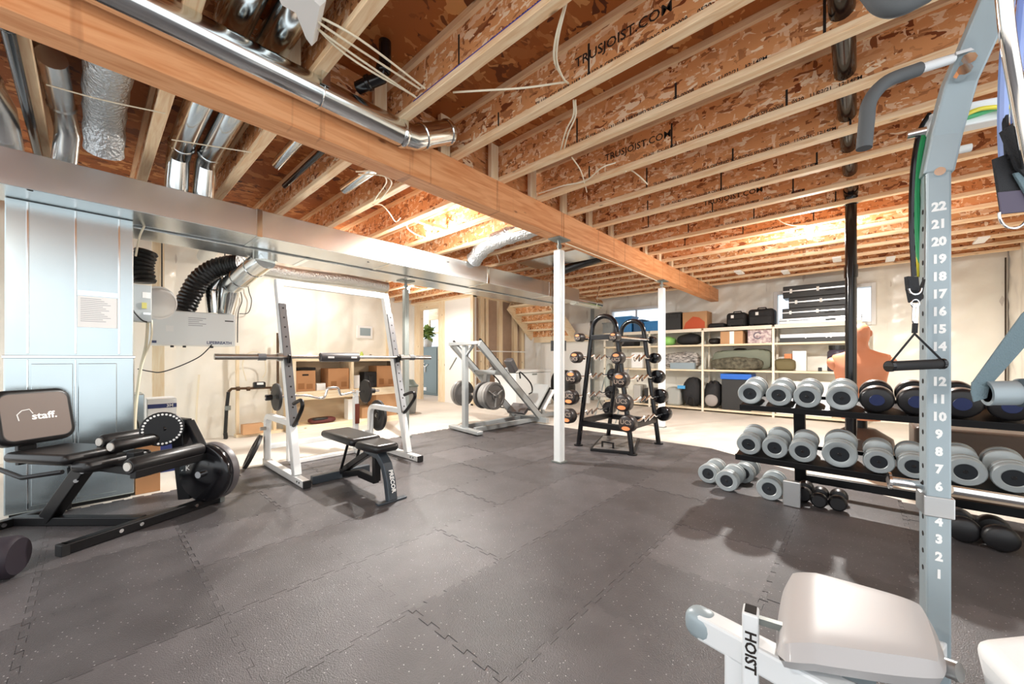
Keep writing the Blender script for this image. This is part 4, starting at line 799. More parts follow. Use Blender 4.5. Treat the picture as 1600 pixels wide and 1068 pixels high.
B().tube([(-4.95, 3.95, 0.93), (-4.72, 3.90, 1.12)], 0.011, 8).build('lock_rod', 'steel_grey', lp)
# ------------------------------------------------------------------ barbell tree
bt = thing('barbell_rack', 'black double arch rack holding fixed barbells beside the white column', 'barbell rack', (-2.26, 4.52, ZM))
for yA in (4.13, 4.90):
    a = 0.16; zc = 1.45
    arch = [Vector((-2.615, yA, ZM+0.01)), Vector((-2.42, yA, zc))]+arc((-2.26, yA, zc), a, math.pi, 0, 10, X3, Z3)[1:-1]+[Vector((-2.10, yA, zc)), Vector((-1.905, yA, ZM+0.01))]
    arch[1] = Vector((-2.42, yA, zc))
    B().tube(arch, 0.029, 12).build('arch_frame', 'black_gloss', bt)
    for x in (-2.615, -1.905): B().cyl((x, yA, ZM), (x, yA, ZM+0.014), 0.055, n=16).build('foot_plate', 'black_metal', bt)
    B().bar((-2.42, yA, 1.36), (-2.10, yA, 1.36), 0.05, 0.06).build('cross_plate', 'black_metal', bt, bevel=0.004)
    B().bar((-2.575, yA, 0.30), (-1.945, yA, 0.30), 0.05, 0.07).build('lower_crossbar', 'black_metal', bt, bevel=0.005)
for x in (-2.57, -1.95): B().bar((x, 4.13, 0.32), (x, 4.90, 0.32), 0.05, 0.07).build('side_rail', 'black_metal', bt, bevel=0.005)
RS = [(-2.089, 1.35, 0.052), (-2.053, 1.11, 0.07), (-2.016, 0.865, 0.088), (-1.985, 0.61, 0.096), (-1.935, 0.385, 0.094)]
LS = [(-2.481, 1.358, 0.052), (-2.525, 1.118, 0.07), (-2.575, 0.875, 0.088), (-2.605, 0.626, 0.092), (-2.64, 0.393, 0.092)]
ordn = ('topmost', 'second from the top', 'middle', 'second from the bottom', 'lowest')
mat('rubber_head', '2b2422', 0.38); mat('orange', 'f0915a', 0.5)
for side, rows in (('right', RS), ('left', LS)):
    for k, (x, z, r) in enumerate(rows):
        sg = 1 if side == 'right' else -1
        xo = x+(0.045 if side == 'right' else -0.03); bw = 'zigzag' if k > 0 else 'straight'
        t = thing('fixed_barbell', '%s fixed barbell on the %s side of the black arch rack' % (ordn[k], side), 'barbell', (xo, 4.5, z), group='fixed barbells on the arch rack')
        y0, y1 = 3.99, 5.05; L_ = y1-y0
        zg = [0, 0, 0.03, -0.03, 0.03, -0.03, 0.03, 0, 0]; fr = [0.08, 0.28, 0.36, 0.44, 0.5, 0.56, 0.64, 0.72, 0.92]
        B().tube([(xo+(zg[i]*0.5 if k else 0), y0+L_*fr[i], z+(zg[i] if k else 0)) for i in range(9)], 0.0135, 8).build('shaft', 'chrome', t)
        for yy, dr in ((y0, 1), (y1, -1)):
            h = B().lathe([(0, -0.055), (r*0.82, -0.055), (r*0.96, -0.045), (r, -0.03), (r, 0.05), (r*0.9, 0.062), (0.03, 0.066), (0.014, 0.066)], (xo, yy, z), (0, dr, 0), 28).build('head', 'rubber_head' if dr == 1 else 'black_gloss', t)
            if dr == 1:
                u = Vector((xo, yy-0.0555, z)); top = k < 3
                B().add([u+Vector((math.cos(a)*r*0.52, 0, (0.42 if top else -0.5)*r+math.sin(a)*r*0.24)) for a in [2*math.pi*i/16 for i in range(16)]], [tuple(range(16))]).build('badge', 'orange', h, fix=False)
                text('lettering', 'UCS', r*0.75, u+Vector((0, -0.0005, (-0.28 if top else 0.2)*r)), X3, Z3, mat('letter_tan', '9b8a7c', 0.5), h, bold=0.0006)
        for yA in (4.13, 4.90):
            lx = x
            B().cyl((xo-0.05*sg, yA-0.028, z-0.0165), (xo+0.02*sg, yA-0.028, z-0.0165), 0.010, n=8).build('cradle_peg', 'black_metal', bt)
tb = thing('platform_tray', 'low dark board with a metal handle lying under the barbell rack', 'platform', (-2.3, 4.5, ZM))
a, e = P(907, 705, z=ZM), P(958, 716, z=ZM)
B().box((-2.26, 4.45, ZM+0.016), (0.50, 0.85, 0.03), (0, 0, 0.35)).build('board', 'black_metal', tb, bevel=0.004); B().box((-2.26, 4.45, ZM+0.033), (0.45, 0.80, 0.004), (0, 0, 0.35)).build('top_sheet', mat('tray_top', '6b6664', 0.25), tb)
q = P(930, 702, z=ZM+0.035); q = Vector((-2.28, 4.13, ZM+0.036)); B().poly_bar([q, q+Z3*0.06, q+Z3*0.06+X3*0.14, q+X3*0.14], 0.02, 0.014, Y3).build('handle', 'black_metal', tb)
# ------------------------------------------------------------------ far rooms
sf = thing('gun_safe', 'grey upright safe with three-spoke handle inside the doorway', 'safe', (-9.6, 7.2, 0))
a, e = P(656, 542, Y=7.0), P(684, 618, Y=7.0); mat('safe_grey', '6f7f80', 0.35)
B().bb(a[0], 7.0, 0, e[0], 7.6, a[2]).build('body', 'safe_grey', sf, bevel=0.012); B().bb(a[0]+0.04, 6.985, 0.06, e[0]-0.04, 7.0, a[2]-0.05).build('door', 'safe_grey', sf, bevel=0.006)
hc = P(664, 573, Y=6.97)
for k in range(3): an = math.pi/2+k*2.094+math.pi; B().cyl(hc, hc+Vector((math.cos(an)*0.16, 0, math.sin(an)*0.16)), 0.018, n=8).build('handle_spoke', 'white', sf)
hc2 = P(662, 564, Y=6.97); B().tube(arc(hc2, 0.07, 0.9, 5.4, 10, X3, Z3), 0.014, 6).build('dial', 'white', sf)
w = P(663, 607, Y=6.98); B().box(w, (0.22, 0.005, 0.1)).build('label', 'white', sf)
pl = thing('potted_plant', 'leafy green potted plant on top of the grey safe', 'plant', (P(668, 540, Y=7.3)[0], 7.3, a[2]))
pc = Vector((P(668, 540, Y=7.25)[0], 7.25, a[2]))
B().lathe([(0, 0), (0.13, 0), (0.17, 0.26), (0.15, 0.26), (0.0, 0.24)], pc+Z3*0.001, n=18).build('pot', 'white', pl)
B().cyl(pc+Z3*0.2, pc+Z3*0.5, 0.015, n=8).build('stem', mat('stem', '55703a', 0.6), pl); mat('leaf', 'a9c274', 0.5, rand=0.25)
for k in range(70):
    an, el, ln = random.uniform(0, 6.28), random.uniform(-0.5, 1.3), random.uniform(0.2, 0.42)
    dv = Vector((math.cos(an)*math.cos(el), math.sin(an)*math.cos(el), math.sin(el))); p0 = pc+Z3*random.uniform(0.28, 0.52); p1 = p0+dv*ln; sd = dv.cross(Z3).normalized()*ln*0.27; md = p0.lerp(p1, 0.5)-Z3*0.015
    B().add([p0, md+sd, p1-Z3*0.05, md-sd, p0.lerp(p1, 0.5)+Z3*0.015], [(0, 1, 4), (1, 2, 4), (2, 3, 4), (3, 0, 4)], True).build('leaf', 'leaf', pl, fix=False)
fz = thing('chest_freezer', 'white chest freezer standing behind the leg press', 'freezer', (-5.8, 6.83, 0)); a, e = P(806, 578, X=-5.5), P(861, 578, X=-5.5)
B().bb(-6.15, a[1], 0.03, -5.5, e[1], 0.79).build('body', 'steel_white', fz, bevel=0.015); B().bb(-6.15, a[1]-0.004, 0.80, -5.49, e[1]+0.004, 0.86).build('lid', 'steel_white', fz, bevel=0.012); B().bb(-6.1, a[1]+0.05, 0, -5.55, e[1]-0.05, 0.03).build('plinth', 'black_plastic', fz)
B().bb(-5.5, (a[1]+e[1])/2-0.08, 0.74, -5.485, (a[1]+e[1])/2+0.08, 0.77).build('handle', 'steel_grey', fz)
bg_ = P(880, 588, X=-5.2)
solo(B().ell((-5.35, 7.75, 0.42), (0.28, 0.26, 0.42), e=0.7), 'duffel_bag', 'black_rubber', 'black bag standing between freezer and white column', 'bag', (-5.35, 7.75, 0))
# stairs seen from below, with the wall that carries them
sw = struct(B().bb(-6.5, 8.352, 0, -5.0, 8.43, 2.0).build('wall_stair', 'drywall'))
stt = thing('staircase', 'unfinished wooden staircase underside beyond the stud partition', 'stairs', (-5.8, 8.2, 1.9))
for k in range(4):
    z = 2.46-k*0.19; y = 7.20+k*0.24
    B().bb(-6.62, y, z-0.04, -5.35, y+0.28, z).build('tread', 'stud_x', stt); B().bb(-6.62, y+0.25, z-0.19, -5.35, y+0.275, z-0.04).build('riser', 'osb_web', stt)
for x in (-6.64, -5.33): B().bar((x, 7.22, 2.46), (x, 8.17, 1.70), 0.04, 0.24).build('stringer', 'stud_y', stt)
B().bb(-6.62, 8.2, 1.55, -5.0, 8.35, 1.70).build('landing_board', 'stud_x', stt)
for k, (x, lab) in enumerate(((863, 'black handled tool hanging on a cord near the stairs'), (882, 'black handled tool hanging on a cord beside the white column'))):
    X = -3.9+0.2*k; t = thing('hanging_handle', lab, 'handle', tuple(P(x, 530, X=X)))
    p0, p1 = P(x, 548, X=X), P(x, 532, X=X); B().cyl(p0, p1, 0.028, n=12).build('grip', 'black_rubber', t); B().tube([p1, Vector((p1.x, p1.y, 2.921))], 0.005, 6).build('cord', 'wire_black', t)
# folding chair behind the barbell rack
ch = thing('folding_chair', 'grey padded folding chair behind the barbell rack', 'chair', (-3.35, 6.3, 0)); cx, cy = -3.30, 6.3
mat('chair_pad', '8f8a83', 0.6)
B().box((cx, cy, 0.45), (0.42, 0.40, 0.05)).build('seat', 'chair_pad', ch, bevel=0.015, seg=3); B().box((cx, cy+0.22, 0.74), (0.44, 0.03, 0.34), (-0.15, 0, 0)).build('backrest', 'chair_pad', ch, bevel=0.012, seg=3)
for x in (-0.21, 0.21):
    B().tube([(cx+x, cy-0.25, 0), (cx+x, cy+0.24, 0.92)], 0.012, 8).build('leg', 'steel_grey', ch); B().tube([(cx+x, cy+0.28, 0), (cx+x, cy-0.15, 0.44)], 0.012, 8).build('leg', 'steel_grey', ch)
solo(B().tube(spline([(cx-0.16, cy+0.30, 0.93), (cx-0.13, cy+0.16, 0.96), (cx-0.14, cy+0.10, 0.7), (cx-0.12, cy+0.09, 0.5)], 5), 0.05, 8), 'grey_jacket', mat('jacket', '8d9188', 0.8), 'grey cloth hanging over the folding chair back', 'clothing', (cx-0.14, cy+0.2, 0.5))
# ------------------------------------------------------------------ storage shelving on the back wall
mat('shelf_cream', 'efe6d4', 0.55, var=0.06, vscale=3); wood('shelf_wood', 'efe0c4', 'e3cfae', 'X', knots=False)
SY0, SY1 = 8.65, 9.17; SZ = (0.07, 0.88, 1.405, 1.745); SX = (-4.72, -3.58, -2.44, -1.2, 0.06)
sh = thing('storage_shelving', 'long cream wooden storage shelving against the back wall', 'shelving', (-2.3, 8.9, 0))
for x in SX:
    for y in (SY0+0.02, SY1-0.02): B().bb(x-0.02, y-0.02, 0, x+0.02, y+0.02, SZ[3]-0.04).build('post', 'shelf_cream', sh, bevel=0.002)
for x0, x1 in zip(SX[:-1], SX[1:]):
    for z in SZ: B().bb(x0-0.019 if x0 == SX[0] else x0+0.021, SY0, z-0.035, x1-0.021, SY1, z).build('shelf_board', 'shelf_wood', sh, bevel=0.002)
    B().bb(x0+0.021, SY0-0.012, SZ[3]-0.07, x1-0.021, SY0, SZ[3]-0.002).build('edge_rail', 'shelf_cream', sh)
def sx(x, y=8.7): return P(x, 560, Y=y)[0]
def box_item(name, label, cat, x0, x1, zb, h, m, y0=8.72, dep=0.38, bev=0.01, extra=None, group=None, seg=2):
    a, e = sx(x0), sx(x1); t = thing(name, label, cat, ((a+e)/2, y0+dep/2, zb), group=group)
    B().bb(a, y0, zb+0.001, e, y0+dep, zb+h).build('body', m, t, bevel=bev, seg=seg)
    if extra: extra(t, a, e, y0, zb, h)
    return t
mat('tote_blue', '2f86c8', 0.4); mat('tote_grey', '9aa0a0', 0.5); mat('tote_black', '2a2a2a', 0.5); mat('bag_black', '1f1f21', 0.75, bump=0.3, bscale=40); mat('lid_blue', '2367c9', 0.4); mat('camo', '6f6a58', 0.85, var=0.5, vscale=14, col2='2f2c22'); mat('olive', '6b6142', 0.8, bump=0.2); mat('green_cloth', '9fdc7a', 0.8); mat('case_black', '232323', 0.45); mat('alu', 'c8c9c9', 0.3, 0.9); mat('pattern', 'e9dcd6', 0.7, var=0.3, vscale=20, col2='8f6f78'); mat('redbox', 'b9523a', 0.7)
def lid(m, hh=0.05):
    def g(t, a, e, y0, zb, h): B().bb(a-0.015, y0-0.015, zb+h, e+0.015, y0+0.395, zb+h+hh).build('lid', m, t, bevel=0.008); [B().bb(x-0.03, y0-0.012, zb+h-0.09, x+0.03, y0, zb+h).build('latch', m, t, bevel=0.004) for x in (a+0.1, e-0.1)]
    return g
def ribs(t, a, e, y0, zb, h): [B().bb(a+(e-a)*k-0.012, y0-0.008, zb+0.03, a+(e-a)*k+0.012, y0, zb+h-0.04).build('rib', 'tote_blue', t) for k in (0.2, 0.4, 0.6, 0.8)]; B().bb(a-0.012, y0-0.012, zb+h-0.03, e+0.012, y0+0.39, zb+h+0.012).build('rim', 'tote_blue', t, bevel=0.004)
Z3_ = SZ[3]
box_item('storage_tote', 'grey plastic tote at the left end of the top back shelf', 'tote', 941, 957, Z3_, 0.24, 'tote_grey', extra=lid('tote_grey', 0.03))
box_item('storage_tote', 'large blue ribbed tote in front of the small back window', 'tote', 961, 986, Z3_, 0.38, 'tote_blue', extra=ribs)
box_item('storage_tote', 'dark blue tote between the two bright blue ones on top shelf', 'tote', 989, 1003, Z3_, 0.26, mat('tote_navy', '2c5c88', 0.45), extra=lid('tote_navy', 0.03))
box_item('storage_tote', 'smaller bright blue tote right of the dark blue one on top shelf', 'tote', 1006, 1029, Z3_, 0.22, 'tote_blue', extra=ribs)
box_item('storage_tote', 'black tall tote behind the white column on top shelf', 'tote', 1036, 1063, Z3_, 0.36, 'tote_black', extra=lid('tote_black', 0.03))
def redp(t, a, e, y0, zb, h): B().prism([(0, 0), (1, 0), (1, 0.35), (0.75, 0.62), (0.45, 0.7), (0.1, 0.35)], (a+0.02, y0-0.001, zb+0.01), X3*(e-a-0.06), Z3*h, (0, -0.002, 0)).build('print_shape', mat('red_print', 'c9562f', 0.6), t); B().bb((a+e)/2-0.02, y0-0.002, zb+h-0.002, (a+e)/2+0.03, y0+0.38, zb+h+0.001).build('tape', 'tape', t)
box_item('cardboard_box', 'brown carton with red figure print on the top back shelf', 'box', 1066, 1104, Z3_, 0.37, 'redbox' if False else 'cardboard2', bev=0.004, extra=redp)
box_item('flat_bag', 'flat black bag left of the two suitcases on top shelf', 'bag', 1106, 1131, Z3_, 0.10, 'bag_black', bev=0.04, seg=4)
def suit(t, a, e, y0, zb, h):
    B().bb(a+0.03, y0-0.03, zb+0.03, e-0.03, y0, zb+h*0.55).build('front_pocket', 'bag_black', t, bevel=0.012, seg=3); B().box(((a+e)/2-0.06, y0-0.006, zb+h*0.72), (0.05, 0.008, 0.06)).build('tag', 'white', t); B().tube([((a+e)/2-0.08, y0+0.15, zb+h-0.01), ((a+e)/2-0.06, y0+0.15, zb+h+0.03), ((a+e)/2+0.06, y0+0.15, zb+h+0.03), ((a+e)/2+0.08, y0+0.15, zb+h-0.01)], 0.012, 8).build('handle', 'black_rubber', t)
    for x in (a+0.08, e-0.08): B().cyl((x-0.015, y0-0.0, zb+0.025), (x+0.015, y0-0.0, zb+0.025), 0.024, n=12).build('wheel', 'black_rubber', t)
box_item('suitcase', 'smaller black suitcase lying on the top back shelf', 'suitcase', 1134, 1165, Z3_, 0.29, 'bag_black', bev=0.06, seg=4, extra=suit)
box_item('suitcase', 'bigger black suitcase next to the stack of hard cases', 'suitcase', 1168, 1209, Z3_, 0.33, 'bag_black', bev=0.06, seg=4, extra=suit)
zc = Z3_
for k, (x0, x1, h, m, lab) in enumerate(((1217, 1347, 0.11, 'alu', 'silver edged flat hard case at the bottom of the case stack'), (1222, 1338, 0.18, 'case_black', 'black hard case second from the bottom of the case stack'), (1232, 1338, 0.19, 'case_black', 'black hard case with silver lid edge second from the top of the stack'), (1223, 1338, 0.22, 'case_black', 'black hard case with white latches on top of the stack'))):
    def trims(t, a, e, y0, zb, h, m=m):
        B().bb(a-0.004, y0-0.004, zb+h*0.52, e+0.004, y0+0.01, zb+h*0.62).build('edge_trim', 'alu' if m == 'case_black' else 'case_black', t)
        for q in (0.12, 0.5, 0.88): B().bb(a+(e-a)*q-0.018, y0-0.008, zb+h*0.4, a+(e-a)*q+0.018, y0, zb+h*0.75).build('latch', 'white', t, bevel=0.002)
        B().bb((a+e)/2+0.1, y0-0.018, zb+h*0.35, (a+e)/2+0.24, y0, zb+h*0.5).build('handle', 'black_rubber', t)
    box_item('hard_case', lab, 'case', x0, x1, zc, h, m, bev=0.008, extra=trims); zc += h+0.001
Z2 = SZ[2]
box_item('hard_case', 'long grey hard case on the shelf below the case stack', 'case', 1218, 1326, Z2, 0.16, 'alu', bev=0.008, extra=lambda t, a, e, y0, zb, h: [B().bb(a, y0-0.003, zb, e, y0, zb+h*0.55).build('front_panel', 'case_black', t)]+[B().bb(a+(e-a)*q-0.01, y0-0.008, zb+h*0.45, a+(e-a)*q+0.01, y0-0.003, zb+h*0.7).build('latch', 'white', t) for q in (0.4, 0.7, 0.76)])
def lump(name, label, cat, x0, x1, zb, h, m, y=8.9, dep=0.2, e=0.75, extra=None):
    a, e_ = sx(x0), sx(x1); t = thing(name, label, cat, ((a+e_)/2, y, zb)); rng = random.Random(int(x0*7+zb*100))
    b_ = B(); b_.ell(((a+e_)/2, y, zb+h/2+0.001), ((e_-a)/2, dep, h/2), 24, 12, e=e)
    for v in b_.v:
        n = noise.noise(Vector((v.x*5+rng.random(), v.y*5, v.z*7))); k = (v.z-zb)/h; v.z = max(zb+0.001, v.z+n*h*0.16*k); v.x += 0.03*noise.noise(v*6)*k
    b_.build('body', m, t)
    if extra: extra(t, a, e_)
    return t
strap = lambda t, a, e: B().tube(spline([(a+(e-a)*0.3, 8.70, t.location.z+0.04), (a+(e-a)*0.4, 8.69, t.location.z+0.2), (a+(e-a)*0.62, 8.69, t.location.z+0.2), (a+(e-a)*0.7, 8.70, t.location.z+0.04)], 5), 0.014, 6).build('strap', 'black_rubber', t)
lump('green_cloth', 'bright green folded cloth on the second shelf beside white column', 'cloth', 1024, 1050, Z2, 0.20, 'green_cloth')
lump('black_clothes', 'heap of black clothes on the second shelf below red box', 'clothing', 1054, 1092, Z2, 0.24, 'bag_black')
lump('black_shoes', 'pair of black shoes on the second shelf left of brown carton', 'shoes', 1104, 1122, Z2, 0.14, 'black_rubber', e=0.9)
box_item('cardboard_box', 'brown carton with white label on the second back shelf', 'box', 1125, 1160, Z2, 0.26, 'cardboard2', bev=0.004, extra=lambda t, a, e, y0, zb, h: B().bb((a+e)/2-0.03, y0-0.001, zb, (a+e)/2+0.05, y0+0.001, zb+h).build('label', 'white', t))
box_item('patterned_box', 'white box with pink and grey shoe print on second shelf', 'box', 1168, 1205, Z2, 0.30, 'pattern', bev=0.004, extra=lambda t, a, e, y0, zb, h: B().tube(arc(((a+e)/2-0.03, y0-0.001, zb+h*0.5), 0.06, 0.5, 5.8, 12, X3, Z3), 0.012, 6).build('print_shape', mat('grey_print', '77707a', 0.7), t))
Z1 = SZ[1]
lump('patterned_bag', 'patterned black and white blanket bag on the third shelf', 'bag', 1030, 1092, Z1+0.0, 0.36, mat('zebra', 'd8d2cc', 0.8, var=0.8, vscale=16, col2='2a2626', stretch=(1, 1, 2.5)), y=8.96, dep=0.18)
box_item('fabric_box', 'blue grey storage box on the third shelf under the patterned bag', 'box', 1048, 1086, Z1, 0.14, mat('bluegrey', '8f9ea6', 0.7), y0=8.655, dep=0.1, bev=0.006)
def riflebag(t, a, e): B().tube(spline([(a+(e-a)*0.35, 8.99, t.location.z+0.36), (a+(e-a)*0.4, 8.99, t.location.z+0.42), (a+(e-a)*0.55, 8.99, t.location.z+0.42), (a+(e-a)*0.6, 8.99, t.location.z+0.36)], 4), 0.02, 6).build('handle', 'black_rubber', t)
lump('rifle_case', 'long soft camouflage case filling the third shelf', 'case', 1108, 1204, Z1, 0.40, mat('case_green', '7d8272', 0.8, bump=0.2), y=8.99, dep=0.14, e=0.45, extra=riflebag)
lump('camo_bag', 'dark camouflage bag in front of the long soft case', 'bag', 1110, 1192, Z1, 0.24, 'camo', y=8.75, dep=0.09, e=0.6)
lump('olive_case', 'olive green soft case on the third shelf right of the post', 'case', 1210, 1243, Z1, 0.22, 'olive', y=8.79, dep=0.11, e=0.5)
box_item('orange_carton', 'small orange carton behind the olive case', 'box', 1222, 1234, Z1, 0.32, 'orange', y0=8.98, dep=0.15, bev=0.004); box_item('white_carton', 'white square carton on the third shelf near the torso dummy', 'box', 1236, 1258, Z1, 0.37, 'white', y0=8.9, dep=0.2, bev=0.004)
t = thing('supplement_jar', 'dark purple jar with black lid on third shelf beside the torso dummy', 'jar', (sx(1309), 8.85, Z1)); B().lathe([(0, 0), (0.14, 0), (0.15, 0.02), (0.15, 0.34), (0.12, 0.38), (0, 0.38)], (sx(1309), 8.85, Z1+0.001), n=24).build('jar', mat('jar', '453f4d', 0.35), t); B().lathe([(0.13, 0.381), (0.13, 0.46), (0, 0.46)], (sx(1309), 8.85, Z1+0.001), n=24).build('lid', 'black_plastic', t)
box_item('small_clock', 'tiny dark gadget on the third shelf near the torso dummy', 'gadget', 1278, 1284, Z1, 0.07, 'case_black', dep=0.05, bev=0.006)
Z0 = SZ[0]
box_item('grey_case', 'pale grey moulded case on the bottom shelf beside white column', 'case', 1041, 1062, Z0, 0.40, mat('grey_case', 'a9aba6', 0.5), bev=0.05, seg=4)
lump('duffel_bag', 'big black duffel bag on the bottom shelf with blue tag', 'bag', 1064, 1094, Z0, 0.60, 'bag_black', extra=lambda t, a, e: (B().box((a+0.02, 8.66, Z0+0.42), (0.16, 0.02, 0.07)).build('tag', mat('sky', '4aa0d8', 0.5), t), strap(t, a, e)))
lump('duffel_bag', 'black and grey sports bag on the bottom shelf left of the blue lidded bin', 'bag', 1098, 1124, Z0, 0.55, 'bag_black', extra=lambda t, a, e: B().ell(((a+e)/2, 8.72, Z0+0.17), ((e-a)*0.4, 0.05, 0.13)).build('side_panel', mat('grey_panel', '9b9490', 0.7), t))
box_item('storage_bin', 'dark plastic bin with bright blue lid on the bottom shelf', 'bin', 1127, 1172, Z0, 0.62, 'tote_black', dep=0.42, extra=lambda t, a, e, y0, zb, h: B().bb(a-0.02, y0-0.02, zb+h, e+0.02, y0+0.44, zb+h+0.11).build('lid', 'lid_blue', t, bevel=0.01))
box_item('white_drawer_box', 'white storage box on the bottom shelf behind the dumbbells', 'box', 1212, 1300, Z0, 0.62, 'white', bev=0.01)
box_item('small_keg', 'grey jug on the bottom shelf behind the barbell rack', 'jug', 988, 1000, Z0, 0.42, mat('jug', 'b8b6b0', 0.5), bev=0.03, seg=3); box_item('black_crate', 'black crate on the bottom shelf behind the barbell rack', 'crate', 1006, 1030, Z0, 0.35, 'tote_black', bev=0.01)
box_item('white_pail', 'white pail on the third shelf behind the barbell rack', 'pail', 985, 1003, Z1, 0.38, 'white', bev=0.03, seg=3); box_item('dark_bag', 'dark bag on the second shelf behind the barbell rack', 'bag', 966, 990, Z2, 0.22, 'bag_black', bev=0.05, seg=4)
# blue foam board and pipe at the back left
solo(B().box((sx(910, 8.9), 8.75, 0.75), (0.28, 0.04, 1.5), (-0.12, 0, 0)), 'foam_board', mat('foam_blue', '5e9fd8', 0.6), 'tall light blue foam board leaning at the back wall', 'board', (sx(910, 8.9), 8.75, 0))
t = thing('drain_pipe', 'grey vertical pipe on the back wall under the round duct', 'pipe', (P(925, 560, Y=9.1)[0], 9.12, 0)); x = P(925, 560, Y=9.1)[0]; B().cyl((x, 9.12, 0), (x, 9.12, 2.62), 0.05, n=14).build('pipe', 'tote_grey', t); B().cyl((x, 9.12, 2.0), (x, 9.12, 2.12), 0.062, n=14).build('coupling', 'black_plastic', t)
# ------------------------------------------------------------------ training torso dummy on its base
bo = thing('torso_dummy', 'orange tan rubber training torso dummy on a dark base near the shelves', 'training dummy', (0.02, 5.47, 0)); mat('rubber_skin', 'd98d68', 0.5); cx, cy = 0.01, 5.47
def ring(z, rx, ry, oy=0, n=28, cxo=0, sq=0.85):
    pw = lambda v: math.copysign(abs(v)**sq, v); return [Vector((cx+cxo+rx*pw(math.cos(2*math.pi*k/n)), cy+oy+ry*pw(math.sin(2*math.pi*k/n)), z)) for k in range(n)]
rs = [ring(0.46, 0.02, 0.02), ring(0.46, 0.155, 0.10), ring(0.56, 0.16, 0.105), ring(0.68, 0.165, 0.11), ring(0.80, 0.19, 0.12), ring(0.90, 0.205, 0.125), ring(0.98, 0.22, 0.125), ring(1.05, 0.245, 0.115), ring(1.10, 0.24, 0.10), ring(1.14, 0.225, 0.085), ring(1.17, 0.14, 0.075), ring(1.20, 0.075, 0.07), ring(1.24, 0.062, 0.068, -0.005), ring(1.275, 0.062, 0.075, -0.015), ring(1.30, 0.07, 0.09, -0.02), ring(1.34, 0.078, 0.10, -0.02), ring(1.39, 0.08, 0.102, -0.015), ring(1.43, 0.07, 0.092, -0.01), ring(1.46, 0.045, 0.06), ring(1.47, 0.01, 0.01)]
b_ = B(); n = 28; b_.add(sum(rs, []), [(i*n+k, i*n+(k+1) % n, (i+1)*n+(k+1) % n, (i+1)*n+k) for i in range(len(rs)-1) for k in range(n)], True)
for v in b_.v:                                               # chest, abdomen, arm stumps, face
    dx, z = v.x-cx, v.z
    if v.y < cy:
        for s in (-1, 1): v.y -= 0.03*math.exp(-(((dx-0.09*s)/0.07)**2+((z-0.98)/0.06)**2))
        v.y += 0.012*math.exp(-(dx/0.012)**2)*(1 if 0.5 < z < 1.05 else 0); v.y += 0.006*math.sin(z*55)*(1 if 0.55 < z < 0.86 and abs(dx) < 0.1 else 0)
        v.y -= 0.025*math.exp(-((dx/0.015)**2+((z-1.355)/0.025)**2)); v.y += 0.012*sum(math.exp(-(((dx-0.03*s)/0.015)**2+((z-1.38)/0.012)**2)) for s in (-1, 1)); v.y -= 0.008*math.exp(-((dx/0.03)**2+((z-1.315)/0.01)**2))
b_.build('torso', 'rubber_skin', bo)
for s in (-1, 1): B().ell((cx+0.215*s, cy, 1.04), (0.055, 0.075, 0.08), 18, 10, rot=(0, 0.5*s, 0)).build('shoulder_stump', 'rubber_skin', bo)
for s in (-1, 1): B().ell((cx+0.08*s, cy-0.01, 1.365), (0.014, 0.022, 0.032), 10, 8).build('ear', 'rubber_skin', bo)
B().cyl((cx, cy, 0.36), (cx, cy, 0.5), 0.055, n=16).build('neck_post', 'black_plastic', bo); B().lathe([(0, 0), (0.27, 0), (0.29, 0.04), (0.25, 0.28), (0.12, 0.37), (0, 0.38)], (cx, cy, 0.001), n=28).build('base', mat('base_brown', '4a3d36', 0.45), bo)
# waste stack pipe: along the joists, then down to the floor
ps = thing('drain_stack', 'black glossy drain pipe crossing through the joists and dropping to the floor', 'pipe', (-0.06, 5.0, 0)); xp = -0.06
B().cyl((xp, 0.9, 2.745), (xp, 5.0, 2.745), 0.05, n=18).build('horizontal_pipe', 'black_gloss', ps); B().tube([(xp, 4.95, 2.745), (xp, 5.0, 2.735), (xp, 5.03, 2.70), (xp, 5.04, 2.62)], 0.056, 18).build('elbow', 'black_gloss', ps)
B().cyl((xp, 5.04, 0.0), (xp, 5.04, 2.64), 0.045, n=18).build('vertical_pipe', 'black_gloss', ps); B().cyl((xp, 5.04, 1.9), (xp, 5.04, 2.02), 0.053, n=18).build('coupling', 'black_gloss', ps); B().cyl((xp, 5.04, 0), (xp, 5.04, 0.05), 0.075, n=18).build('floor_collar', 'black_plastic', ps)
solo(B().bb(0.35, 4.75, 0.002, 1.3, 5.25, 0.52), 'blanket_chest', mat('trunk_brown', '4c4038', 0.4), 'dark brown chest standing behind the dumbbell rack', 'chest', (0.8, 5.0, 0), bevel=0.03, seg=3)
solo(B().box((1.42, 5.8, 0.75), (0.05, 0.9, 1.5), (0, -0.12, 0)), 'leaning_panel', mat('panel_tan', '8d7b68', 0.6), 'tan panel leaning on the right wall', 'panel', (1.42, 5.8, 0))
